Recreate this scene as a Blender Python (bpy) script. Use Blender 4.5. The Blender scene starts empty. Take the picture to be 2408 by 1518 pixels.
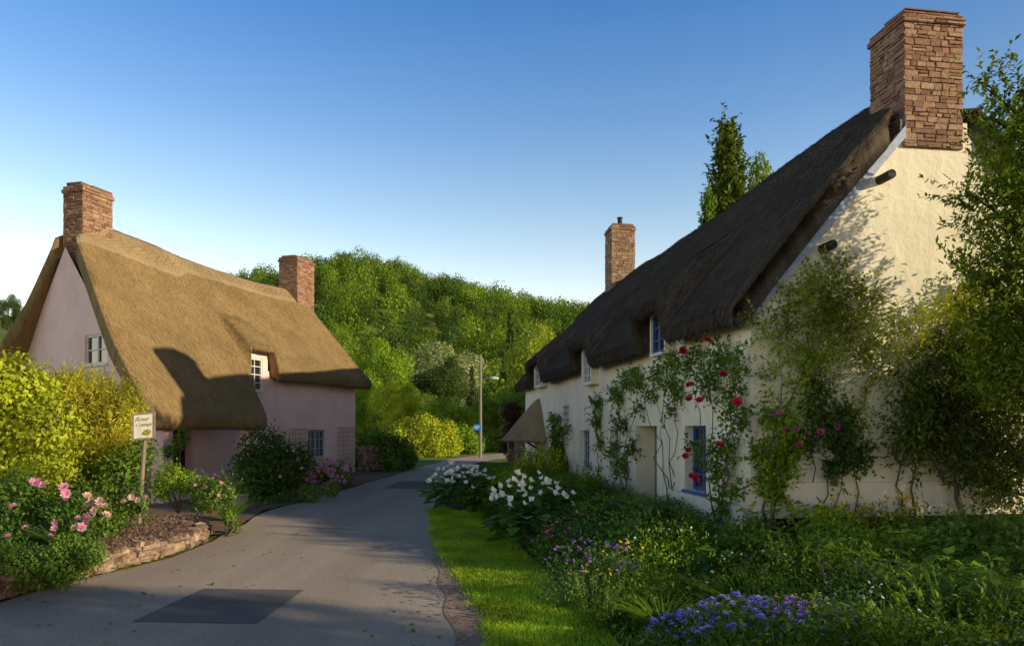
import bpy, math, random, bmesh
import numpy as np
from mathutils import Vector, Matrix, noise
from mathutils.geometry import tessellate_polygon
rng=np.random.default_rng(7); random.seed(7)
F=1700.;CX=1204.;HY=1003.;H=1.7
def gx(px,Y): return (px-CX)/F*Y
def gz(py,Y): return H+(HY-py)/F*Y
def P3(px,py,Y): return np.array([gx(px,Y),Y,gz(py,Y)])
def gnd(px,py):
    Y=H*F/(py-HY); return gx(px,Y),Y
COL=bpy.context.scene.collection
# ------------------------------------------------------------ materials
def nn(nt,t,**k):
    n=nt.nodes.new(t)
    for a,b in k.items():
        if a in n.inputs: n.inputs[a].default_value=b
        else: setattr(n,a,b)
    return n
def base(name):
    m=bpy.data.materials.new(name); m.use_nodes=True; nt=m.node_tree; nt.nodes.clear()
    return m,nt,nt.nodes.new('ShaderNodeOutputMaterial')
def ramp(nt,stops,inp):
    r=nt.nodes.new('ShaderNodeValToRGB'); e=r.color_ramp.elements
    while len(e)<len(stops): e.new(.5)
    for x,(p,c) in zip(e,stops): x.position=p; x.color=(*c,1) if len(c)==3 else c
    nt.links.new(inp,r.inputs[0]); return r
def mixc(nt,a,b,f,mode='MIX'):
    m=nt.nodes.new('ShaderNodeMix'); m.data_type='RGBA'; m.blend_type=mode
    for i,x in ((6,a),(7,b),(0,f)):
        if hasattr(x,'is_linked') or hasattr(x,'links'): nt.links.new(x,m.inputs[i])
        else: m.inputs[i].default_value=x if not isinstance(x,tuple) else (*x,1)
    return m.outputs[2]
def leafmat(name,c1,c2,trans=.3,nsc=1.2,lo=.6,hi=1.35,rough=.6):
    m,nt,out=base(name); L=nt.links.new
    g=nn(nt,'ShaderNodeNewGeometry'); r=ramp(nt,[(0,c1),(1,c2)],g.outputs['Random Per Island'])
    n=nn(nt,'ShaderNodeTexNoise',Scale=nsc,Detail=2.0); L(g.outputs['Position'],n.inputs['Vector'])
    rr=ramp(nt,[(.3,(lo/1.4,)*3),(.7,(hi/1.4,)*3)],n.outputs[0])
    c=mixc(nt,r.outputs[0],rr.outputs[0],1.0,'MULTIPLY'); c=mixc(nt,c,(1.4,1.4,1.4),1.0,'MULTIPLY')
    b=nn(nt,'ShaderNodeBsdfPrincipled',Roughness=rough); b.inputs['Specular IOR Level'].default_value=.25; L(c,b.inputs['Base Color'])
    t=nn(nt,'ShaderNodeBsdfTranslucent'); c2_=mixc(nt,c,(1.7,1.6,.5),1.0,'MULTIPLY') if not name.startswith('petal') else c; L(c2_,t.inputs[0])
    mx=nn(nt,'ShaderNodeMixShader',Fac=trans); L(b.outputs[0],mx.inputs[1]); L(t.outputs[0],mx.inputs[2]); L(mx.outputs[0],out.inputs[0])
    return m
def noisemat(name,c1,c2,scale=3,detail=6,rough=.9,bump=.3,bscale=40,dist=.02,c3=None,big=.4,spec=.2,stretch=None):
    m,nt,out=base(name); L=nt.links.new
    tc=nn(nt,'ShaderNodeNewGeometry')
    n=nn(nt,'ShaderNodeTexNoise',Scale=scale,Detail=float(detail)); L(tc.outputs['Position'],n.inputs['Vector'])
    r=ramp(nt,[(.3,c1),(.7,c2)],n.outputs[0])
    n3=nn(nt,'ShaderNodeTexNoise',Scale=big,Detail=4.0)
    if stretch:
        mp=nn(nt,'ShaderNodeMapping'); mp.inputs['Scale'].default_value=stretch; L(tc.outputs['Position'],mp.inputs[0]); L(mp.outputs[0],n3.inputs['Vector'])
    else: L(tc.outputs['Position'],n3.inputs['Vector'])
    rb=ramp(nt,[(.3,(.74,)*3),(.7,(1.,)*3)],n3.outputs[0])
    c=mixc(nt,r.outputs[0],rb.outputs[0],1.0,'MULTIPLY')
    b=nn(nt,'ShaderNodeBsdfPrincipled',Roughness=rough); b.inputs['Specular IOR Level'].default_value=spec; L(c,b.inputs['Base Color'])
    n2=nn(nt,'ShaderNodeTexNoise',Scale=bscale,Detail=5.0); L(tc.outputs['Position'],n2.inputs['Vector'])
    bp=nn(nt,'ShaderNodeBump',Strength=bump,Distance=dist); L(n2.outputs[0],bp.inputs['Height']); L(bp.outputs[0],b.inputs['Normal'])
    L(b.outputs[0],out.inputs[0]); return m
def plaster(name,c,dirt,zlo=.9):
    m,nt,out=base(name); L=nt.links.new
    tc=nn(nt,'ShaderNodeNewGeometry'); P=tc.outputs['Position']
    n=nn(nt,'ShaderNodeTexNoise',Scale=1.3,Detail=7.0); L(P,n.inputs['Vector'])
    r=ramp(nt,[(.3,tuple(x*.88 for x in c)),(.55,c),(.75,tuple(min(1,x*1.05) for x in c))],n.outputs[0])
    mp=nn(nt,'ShaderNodeMapping'); mp.inputs['Scale'].default_value=(5,5,.5); L(P,mp.inputs[0])
    s=nn(nt,'ShaderNodeTexNoise',Scale=1.0,Detail=5.0); L(mp.outputs[0],s.inputs['Vector'])
    sx=nn(nt,'ShaderNodeSeparateXYZ'); L(P,sx.inputs[0])
    mr=nn(nt,'ShaderNodeMapRange'); mr.inputs[1].default_value=zlo; mr.inputs[2].default_value=-.1; mr.inputs[3].default_value=0; mr.inputs[4].default_value=.75; L(sx.outputs[2],mr.inputs[0])
    ml=nn(nt,'ShaderNodeMath',operation='MULTIPLY'); L(mr.outputs[0],ml.inputs[0]); L(s.outputs[0],ml.inputs[1])
    st=ramp(nt,[(.58,(0,0,0)),(.8,(.3,.3,.3))],s.outputs[0])
    ad=nn(nt,'ShaderNodeMath',operation='ADD'); L(ml.outputs[0],ad.inputs[0]); L(st.outputs[0],ad.inputs[1]); ad.use_clamp=True
    c_=mixc(nt,r.outputs[0],dirt,ad.outputs[0])
    b=nn(nt,'ShaderNodeBsdfPrincipled',Roughness=.9); b.inputs['Specular IOR Level'].default_value=.15; L(c_,b.inputs['Base Color'])
    n2=nn(nt,'ShaderNodeTexNoise',Scale=5.0,Detail=9.0,Roughness=.65); L(P,n2.inputs['Vector'])
    bp=nn(nt,'ShaderNodeBump',Strength=.5,Distance=.05); L(n2.outputs[0],bp.inputs['Height']); L(bp.outputs[0],b.inputs['Normal'])
    L(b.outputs[0],out.inputs[0]); return m
def thatchmat(name,c1,c2,c3):
    m,nt,out=base(name); L=nt.links.new
    uv=nn(nt,'ShaderNodeUVMap'); mp=nn(nt,'ShaderNodeMapping'); mp.inputs['Scale'].default_value=(34,2.6,1); L(uv.outputs[0],mp.inputs[0])
    n=nn(nt,'ShaderNodeTexNoise',Scale=1.0,Detail=8.0,Roughness=.7); L(mp.outputs[0],n.inputs['Vector'])
    g=nn(nt,'ShaderNodeNewGeometry'); n2=nn(nt,'ShaderNodeTexNoise',Scale=.9,Detail=6.0); L(g.outputs['Position'],n2.inputs['Vector'])
    n3=nn(nt,'ShaderNodeTexNoise',Scale=45.,Detail=4.0); L(g.outputs['Position'],n3.inputs['Vector'])
    r=ramp(nt,[(.3,c1),(.5,c2),(.72,c3)],n.outputs[0])
    rb=ramp(nt,[(.3,(.72,)*3),(.7,(1.,)*3)],n2.outputs[0])
    rc=ramp(nt,[(.3,(.6,)*3),(.65,(1.,)*3)],n3.outputs[0])
    ri=ramp(nt,[(0,(.8,)*3),(1,(1.,)*3)],g.outputs['Random Per Island'])
    c=mixc(nt,r.outputs[0],rb.outputs[0],1.0,'MULTIPLY'); c=mixc(nt,c,rc.outputs[0],1.0,'MULTIPLY'); c=mixc(nt,c,ri.outputs[0],1.0,'MULTIPLY')
    b=nn(nt,'ShaderNodeBsdfPrincipled',Roughness=.95); b.inputs['Specular IOR Level'].default_value=.1; L(c,b.inputs['Base Color'])
    ad=nn(nt,'ShaderNodeMath',operation='ADD'); L(n.outputs[0],ad.inputs[0]); L(n3.outputs[0],ad.inputs[1])
    bp=nn(nt,'ShaderNodeBump',Strength=.65,Distance=.03); L(ad.outputs[0],bp.inputs['Height']); L(bp.outputs[0],b.inputs['Normal'])
    L(b.outputs[0],out.inputs[0]); return m
def islandmat(name,stops,rough=.9,bump=.6,bscale=22,lo=.45):
    m,nt,out=base(name); L=nt.links.new
    g=nn(nt,'ShaderNodeNewGeometry'); r=ramp(nt,stops,g.outputs['Random Per Island'])
    n=nn(nt,'ShaderNodeTexNoise',Scale=float(bscale),Detail=7.0,Roughness=.65); L(g.outputs['Position'],n.inputs['Vector'])
    rr=ramp(nt,[(.3,(lo,)*3),(.68,(1.,)*3)],n.outputs[0]); c=mixc(nt,r.outputs[0],rr.outputs[0],1.0,'MULTIPLY')
    b=nn(nt,'ShaderNodeBsdfPrincipled',Roughness=rough); b.inputs['Specular IOR Level'].default_value=.15; L(c,b.inputs['Base Color'])
    bp=nn(nt,'ShaderNodeBump',Strength=bump,Distance=.025); L(n.outputs[0],bp.inputs['Height']); L(bp.outputs[0],b.inputs['Normal'])
    L(b.outputs[0],out.inputs[0]); return m
def plain(name,c,rough=.6,spec=.3,metal=0):
    m,nt,out=base(name); L=nt.links.new
    g=nn(nt,'ShaderNodeNewGeometry'); n=nn(nt,'ShaderNodeTexNoise',Scale=14.,Detail=4.0); L(g.outputs['Position'],n.inputs['Vector'])
    r=ramp(nt,[(.3,tuple(x*.8 for x in c)),(.7,tuple(min(1,x*1.1) for x in c))],n.outputs[0])
    b=nn(nt,'ShaderNodeBsdfPrincipled',Roughness=rough,Metallic=float(metal)); b.inputs['Specular IOR Level'].default_value=spec; L(r.outputs[0],b.inputs['Base Color']); L(b.outputs[0],out.inputs[0]); return m
M={}
M['cream']=plaster('cream_plaster',(.9,.82,.64),(.48,.41,.29),1.0)
M['pink']=plaster('pink_plaster',(1.,.7,.67),(.75,.5,.46),.4)
M['plinth']=noisemat('black_plinth',(.02,.02,.02),(.05,.05,.045),6)
M['thatch_dark']=thatchmat('weathered_thatch',(.065,.05,.04),(.135,.105,.08),(.24,.195,.15))
M['thatch_gold']=thatchmat('golden_thatch',(.26,.16,.065),(.46,.31,.14),(.62,.455,.24))
M['thatch_cap']=thatchmat('ridge_thatch',(.32,.21,.11),(.53,.39,.22),(.7,.55,.35))
M['stone']=islandmat('red_sandstone',[(0,(.26,.14,.1)),(.35,(.38,.22,.15)),(.7,(.44,.27,.18)),(1,(.52,.35,.24))],lo=.55)
M['stone_buff']=islandmat('buff_sandstone',[(0,(.26,.16,.11)),(.4,(.38,.25,.17)),(.75,(.45,.32,.22)),(1,(.52,.4,.29))],lo=.55)
M['stone_rough']=islandmat('rough_fieldstone',[(0,(.2,.125,.09)),(.4,(.38,.25,.18)),(.75,(.48,.34,.24)),(1,(.56,.43,.32))],bscale=14)
M['mortar']=noisemat('lime_mortar',(.16,.1,.075),(.28,.19,.14),12)
M['white']=plain('white_paint',(.78,.78,.74),.5)
M['board']=plain('weathered_board',(.7,.67,.6),.8)
M['blue']=plain('blue_paint',(.06,.12,.36),.5)
M['bluegrey']=plain('blue_grey_paint',(.4,.46,.6),.6)
M['dark']=plain('dark_timber',(.035,.028,.025),.7)
M['ink']=plain('faded_lettering',(.3,.22,.14),.8)
M['wood']=plain('grey_timber',(.26,.21,.16),.8)
M['palewood']=plain('pale_timber',(.5,.44,.38),.8)
M['glass']=plain('window_glass',(.02,.025,.03),.06,.8)
M['asphalt']=noisemat('asphalt',(.38,.3,.25),(.64,.5,.39),55,6,.9,.5,160,.01,big=1.0,stretch=(1.3,.12,1))
M['patch']=noisemat('asphalt_patch',(.16,.14,.14),(.25,.21,.19),70,6,.9,.5,160,.01)
M['gravel']=noisemat('roadside_gravel',(.3,.2,.15),(.55,.39,.3),25,8,.95,.9,60,.03,big=2)
M['soil']=noisemat('soil',(.05,.035,.024),(.12,.08,.055),6,8,.95,.9,30,.05)
M['soilred']=noisemat('red_soil',(.18,.115,.085),(.36,.23,.17),9,8,.95,.9,30,.05)
M['field']=noisemat('field_grass',(.1,.15,.02),(.2,.26,.045),.6,8,.95,.6,5,.1)
M['lawn']=noisemat('lawn_ground',(.1,.17,.015),(.18,.26,.02),4,8,.95,.6,40,.05)
M['bark']=noisemat('bark',(.05,.035,.025),(.13,.1,.075),9,8,.95,.9,25,.05)
M['vinestem']=plain('woody_stem',(.14,.1,.065),.8)
LF=dict(
 grass=((.25,.39,.015),(.48,.62,.04)), dark=((.03,.06,.01),(.08,.14,.02)), mid=((.07,.15,.02),(.2,.31,.045)),
 bright=((.15,.27,.015),(.33,.46,.035)), yellow=((.3,.38,.02),(.57,.6,.05)), gold=((.34,.34,.025),(.57,.53,.06)),
 lily=((.05,.13,.02),(.12,.24,.035)), bluegreen=((.08,.17,.05),(.18,.3,.09)), silver=((.24,.29,.13),(.42,.46,.27)),
 hill=((.085,.165,.012),(.24,.34,.03)), hilldark=((.035,.085,.012),(.11,.19,.025)), copper=((.04,.018,.015),(.09,.04,.03)),
 olive=((.14,.18,.02),(.3,.34,.04)), rose=((.045,.11,.02),(.13,.23,.035)), vine=((.17,.24,.025),(.4,.47,.05)), wallg=((.045,.085,.012),(.16,.22,.025)), tree=((.08,.145,.015),(.26,.35,.035)))
for k,(a,b) in LF.items(): M['L_'+k]=leafmat('leaf_'+k,a,b,nsc=.09 if k.startswith('hill') else 1.3)
def petal(name,c1,c2): return leafmat(name,c1,c2,.25,5,.85,1.1)
M['P_red']=petal('petal_red',(.6,.01,.05),(.85,.03,.12)); M['P_pink']=petal('petal_pink',(.75,.26,.46),(.92,.55,.68))
M['P_blush']=petal('petal_blush',(.8,.48,.48),(.95,.72,.66)); M['P_white']=petal('petal_white',(.85,.85,.76),(.98,.98,.92))
M['P_purple']=petal('petal_purple',(.34,.14,.58),(.55,.32,.82)); M['P_blue']=petal('petal_blue',(.24,.22,.78),(.46,.4,.98))
M['P_yellow']=petal('petal_yellow',(.75,.55,.03),(.9,.75,.08)); M['P_mag']=petal('petal_magenta',(.65,.07,.35),(.9,.25,.55))
# ------------------------------------------------------------ mesh helpers
def link(o,parent=None):
    COL.objects.link(o)
    if parent is not None: o.parent=parent
    return o
def mesh_np(name,V,Fa,mat,parent=None,smooth=False,uv=None):
    me=bpy.data.meshes.new(name); V=np.asarray(V,np.float32); Fa=np.asarray(Fa,np.int32); n,k=Fa.shape
    me.vertices.add(len(V)); me.vertices.foreach_set('co',V.ravel())
    me.loops.add(n*k); me.loops.foreach_set('vertex_index',Fa.ravel())
    me.polygons.add(n); me.polygons.foreach_set('loop_start',np.arange(0,n*k,k,dtype=np.int32))
    if uv is not None:
        l=me.uv_layers.new(name='UVMap'); l.data.foreach_set('uv',np.asarray(uv,np.float32)[Fa.ravel()].ravel())
    me.update(calc_edges=True); me.validate()
    if smooth: me.polygons.foreach_set('use_smooth',np.ones(n,bool))
    me.materials.append(mat)
    return link(bpy.data.objects.new(name,me),parent)
class MB:
    def __init__(s): s.v=[];s.f=[];s.m=[]
    def add(s,vs,fs,m=0):
        o=len(s.v); s.v+= [tuple(map(float,x)) for x in vs]; s.f+=[tuple(o+i for i in f) for f in fs]; s.m+=[m]*len(fs)
    def hexa(s,p,m=0): s.add(p,[(0,3,2,1),(4,5,6,7),(0,1,5,4),(1,2,6,5),(2,3,7,6),(3,0,4,7)],m)
    def fbox(s,fr,a0,a1,b0,b1,c0,c1,m=0,j=0):
        p=[fr(a,b,c) for c in (c0,c1) for a,b in ((a0,b0),(a1,b0),(a1,b1),(a0,b1))]
        if j: p=[tuple(x+random.uniform(-j,j) for x in q) for q in p]
        s.hexa(p,m)
    def box(s,x0,x1,y0,y1,z0,z1,m=0): s.fbox(lambda a,b,c:(a,b,c),x0,x1,y0,y1,z0,z1,m)
    def stone(s,g,p0,p1,q0,q1,o,c=.012,j=.006):
        vs=[]
        for t,i in ((-.03,0),(o-c,0),(o,c)):
            for p,q in ((p0+i,q0+i),(p1-i,q0+i),(p1-i,q1-i),(p0+i,q1-i)):
                x=g(p,q,t); k=j if t>0 else 0; vs.append(tuple(w+random.uniform(-k,k) for w in x))
        s.add(vs,[(0,1,5,4),(1,2,6,5),(2,3,7,6),(3,0,4,7),(4,5,9,8),(5,6,10,9),(6,7,11,10),(7,4,8,11),(8,9,10,11)],0)
    def tube(s,pts,r,n=6,m=0):
        pts=[Vector(p) for p in pts]; rs=r if hasattr(r,'__len__') else [r]*len(pts); vs=[];fs=[]
        for i,p in enumerate(pts):
            d=(pts[min(i+1,len(pts)-1)]-pts[max(i-1,0)]).normalized(); a=d.orthogonal().normalized() if i==0 else (a-d*a.dot(d)).normalized(); b=d.cross(a)
            for k in range(n):
                t=2*math.pi*k/n; vs.append(p+(a*math.cos(t)+b*math.sin(t))*rs[i])
        for i in range(len(pts)-1):
            for k in range(n): fs.append((i*n+k,i*n+(k+1)%n,(i+1)*n+(k+1)%n,(i+1)*n+k))
        fs.append(tuple(range(n-1,-1,-1))); fs.append(tuple((len(pts)-1)*n+k for k in range(n)))
        s.add(vs,fs,m)
    def build(s,name,mats,parent=None,off=(0,0,0),smooth=False):
        me=bpy.data.meshes.new(name); me.from_pydata([(x-off[0],y-off[1],z-off[2]) for x,y,z in s.v],[],s.f)
        for m in (mats if isinstance(mats,(list,tuple)) else [mats]): me.materials.append(m)
        me.polygons.foreach_set('material_index',s.m)
        if smooth: me.polygons.foreach_set('use_smooth',[True]*len(s.f))
        me.update(); return link(bpy.data.objects.new(name,me),parent)
def tag(o,label=None,cat=None,group=None,kind=None):
    if label:o['label']=label
    if cat:o['category']=cat
    if group:o['group']=group
    if kind:o['kind']=kind
    return o
def empty(name,loc,label,cat,group=None):
    o=bpy.data.objects.new(name,None); o.location=loc; o.empty_display_size=.2; link(o); return tag(o,label,cat,group)
def struct(o): o['kind']='structure'; return o
def dup(root,loc,rot=0,scale=1,label=None,cat=None,group=None,mats=None):
    r=root.copy(); COL.objects.link(r); r.location=loc; r.rotation_euler=(0,0,rot); r.scale=scale if hasattr(scale,'__len__') else (scale,)*3
    if label:r['label']=label
    if cat:r['category']=cat
    if group:r['group']=group
    for ch in list(root.children):
        c=ch.copy(); COL.objects.link(c); c.parent=r
        if mats and ch.name.split('.')[0] in mats:
            c.material_slots[0].link='OBJECT'; c.material_slots[0].material=mats[ch.name.split('.')[0]]
        for g in ch.children:
            d=g.copy(); COL.objects.link(d); d.parent=c
    return r
def unit(a): return a/(np.linalg.norm(a,axis=-1,keepdims=True)+1e-9)
def rdir(n): return unit(rng.normal(size=(n,3)))
def kites(P,D,N,L,W,bend=.15):
    n=len(P); L=np.broadcast_to(L,(n,))[:,None]; W=np.broadcast_to(W,(n,))[:,None]
    D=unit(D); S=unit(np.cross(D,N)); N2=np.cross(S,D)
    mid=P+D*L*.42
    V=np.stack([P,mid+S*W*.5+N2*W*bend,P+D*L-N2*L*bend,mid-S*W*.5+N2*W*bend],1).reshape(-1,3)
    return V,np.arange(4*n).reshape(-1,4)
def join(parts):
    Vs=[];Fs=[];o=0
    for V,Fa in parts:
        Vs.append(V);Fs.append(Fa+o);o+=len(V)
    return np.concatenate(Vs),np.concatenate(Fs)
def cloud(blobs,n,L,asp=.55,squash=(1,1,1),shell=.45,droop=.3,zmin=.0,flat=0.):
    B=np.asarray(blobs,float); w=B[:,3]**2; w/=w.sum(); idx=rng.choice(len(B),n,p=w)
    nd=rdir(n); r=B[idx,3]*(1-shell*rng.random(n)**1.6)*(1+.12*rng.normal(size=n)); sq=np.array(squash)
    P=B[idx,:3]+nd*r[:,None]*sq
    k=P[:,2]>zmin; P=P[k];nd=nd[k];n=len(P)
    D=unit(nd*(.5-flat*.6)+rdir(n)*.9-np.array([0,0,droop])); N=unit(nd*(1+flat)+rdir(n)*(.6-.3*flat)+np.array([0,0,.4]))
    LL=L*(.65+.7*rng.random(n)); return kites(P,D,N,LL,LL*asp)
def sprays(p0,d0,Lt,k,L,asp=.45,grav=.25):
    n=len(p0); t=np.tile(np.linspace(.1,1,k),(n,1)); Lt=np.broadcast_to(Lt,(n,))
    P=p0[:,None,:]+d0[:,None,:]*(t*Lt[:,None])[...,None]; P[...,2]-=grav*(t*Lt[:,None])**2
    P=P.reshape(-1,3); m=len(P); dd=np.repeat(d0,k,axis=0)
    D=unit(dd*.6+rdir(m)*.8); N=unit(rdir(m)*.5+np.array([0,0,1.])); LL=L*(.6+.7*rng.random(m))
    return kites(P+rdir(m)*.01,D,N,LL,LL*asp)
def spraycloud(blobs,n,Lt,k,L,asp=.45,squash=(1,1,1),grav=.25,up=.3):
    B=np.asarray(blobs,float); w=B[:,3]**2; w/=w.sum(); idx=rng.choice(len(B),n,p=w)
    nd=rdir(n); P=B[idx,:3]+nd*(B[idx,3]*.75*rng.random(n)**.5)[:,None]*np.array(squash)
    return sprays(P,unit(nd*np.array(squash)+np.array([0,0,up])+rdir(n)*.4),Lt*(.6+.6*rng.random(n)),k,L,asp,grav)
def blades(P,D,L,W,arch=.5,seg=3):
    n=len(P); L=np.broadcast_to(L,(n,)); W=np.broadcast_to(W,(n,)); S=unit(np.cross(D,np.array([0,0,1.])+rdir(n)*.1)); hor=unit(D*np.array([1,1,0])+rdir(n)*.01)
    rows=[]
    for i in range(seg+1):
        t=i/seg; c=P+D*(L*t)[:,None]+hor*(L*arch*t*t*.5)[:,None]-np.array([0,0,1.])*(L*arch*t*t*.45)[:,None]; w=(W*(1-t**2)*.5+.0005)[:,None]
        rows+= [c-S*w,c+S*w]
    V=np.stack(rows,1).reshape(-1,3); k=2*(seg+1); Fa=[]
    for i in range(seg): Fa.append(np.stack([np.arange(n)*k+2*i+j for j in (0,1,3,2)],1))
    return V,np.concatenate(Fa)
# ------------------------------------------------------------ masonry
def masonry(mb,fr,a0,a1,b0,b1,z0,z1,course=.07,ln=(.09,.25),prot=.03,c=.01,j=.006):
    mb.fbox(fr,a0,a1,b0,b1,z0,z1,1)
    for side in range(4):
        lo,hi=(a0,a1) if side<2 else (b0,b1)
        g=[lambda p,q,t:fr(p,b0-t,q),lambda p,q,t:fr(p,b1+t,q),lambda p,q,t:fr(a0-t,p,q),lambda p,q,t:fr(a1+t,p,q)][side]
        z=z0
        while z<z1-.02:
            h=min(course*random.uniform(.6,1.6),z1-z); t=lo-.01
            if z1-z-h<.03: h=z1-z
            while t<hi-.02:
                e=min(t+random.uniform(*ln)*(.7+.5*h/course),hi+.01)
                if hi-e<.06: e=hi+.01
                if h>course*1.1 and random.random()<.35:
                    m_=z+h*random.uniform(.4,.6); mb.stone(g,t+.005,e-.005,z+.005,m_-.004,random.uniform(.4,1)*prot,c,j); mb.stone(g,t+.005,e-.005,m_+.004,z+h-.005,random.uniform(.4,1)*prot,c,j)
                else: mb.stone(g,t+.005,e-.005,z+.005,z+h-.005,random.uniform(.4,1)*prot,c,j)
                t=e
            z+=h
def wallpoly(mb,fr,outer,holes,depth,m=0):
    loops=[[Vector((a,b,0)) for a,b in outer]]+[[Vector((a,b,0)) for a,b in h] for h in holes]
    pts=[p for l in loops for p in l]; tris=tessellate_polygon(loops)
    mb.add([fr(p.x,p.y,0) for p in pts],tris,m)
    for h in holes:
        for i in range(len(h)):
            a,b=h[i],h[(i+1)%len(h)]; mb.add([fr(a[0],a[1],0),fr(b[0],b[1],0),fr(b[0],b[1],-depth),fr(a[0],a[1],-depth)],[(0,1,2,3)],m)
def rect(u0,u1,z0,z1): return [(u0,z0),(u1,z0),(u1,z1),(u0,z1)]
def window(parent,fr,u0,u1,z0,z1,nx,ny,depth,fm,sill=True,cas=2):
    mb=MB(); t=.05; o0,o1=-depth,-depth+.06
    mb.fbox(fr,u0,u0+t,z0,z1,o0,o1); mb.fbox(fr,u1-t,u1,z0,z1,o0,o1); mb.fbox(fr,u0+t,u1-t,z1-t,z1,o0,o1); mb.fbox(fr,u0+t,u1-t,z0,z0+t,o0,o1)
    for c in range(1,cas):
        x=u0+(u1-u0)*c/cas; mb.fbox(fr,x-.03,x+.03,z0+t,z1-t,o0+.002,o1-.004)
    for c in range(cas):
        a=u0+(u1-u0)*c/cas+.03; b=u0+(u1-u0)*(c+1)/cas-.03
        for i in range(1,nx):
            x=a+(b-a)*i/nx; mb.fbox(fr,x-.013,x+.013,z0+t,z1-t,o0+.02,o1-.015)
        for i in range(1,ny):
            z=z0+(z1-z0)*i/ny; mb.fbox(fr,a,b,z-.013,z+.013,o0+.018,o1-.017)
    w=mb.build('window',fm,parent)
    mb=MB(); mb.fbox(fr,u0+.01,u1-.01,z0+.01,z1-.01,o0-.01,o0+.016); mb.build('pane',M['glass'],w)
    if sill:
        mb=MB(); mb.fbox(fr,u0-.05,u1+.05,z0-.05,z0-.002,-depth+.03,.05); mb.build('sill',M['white'] if fm!=M['blue'] else M['blue'],w)
    return w
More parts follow.
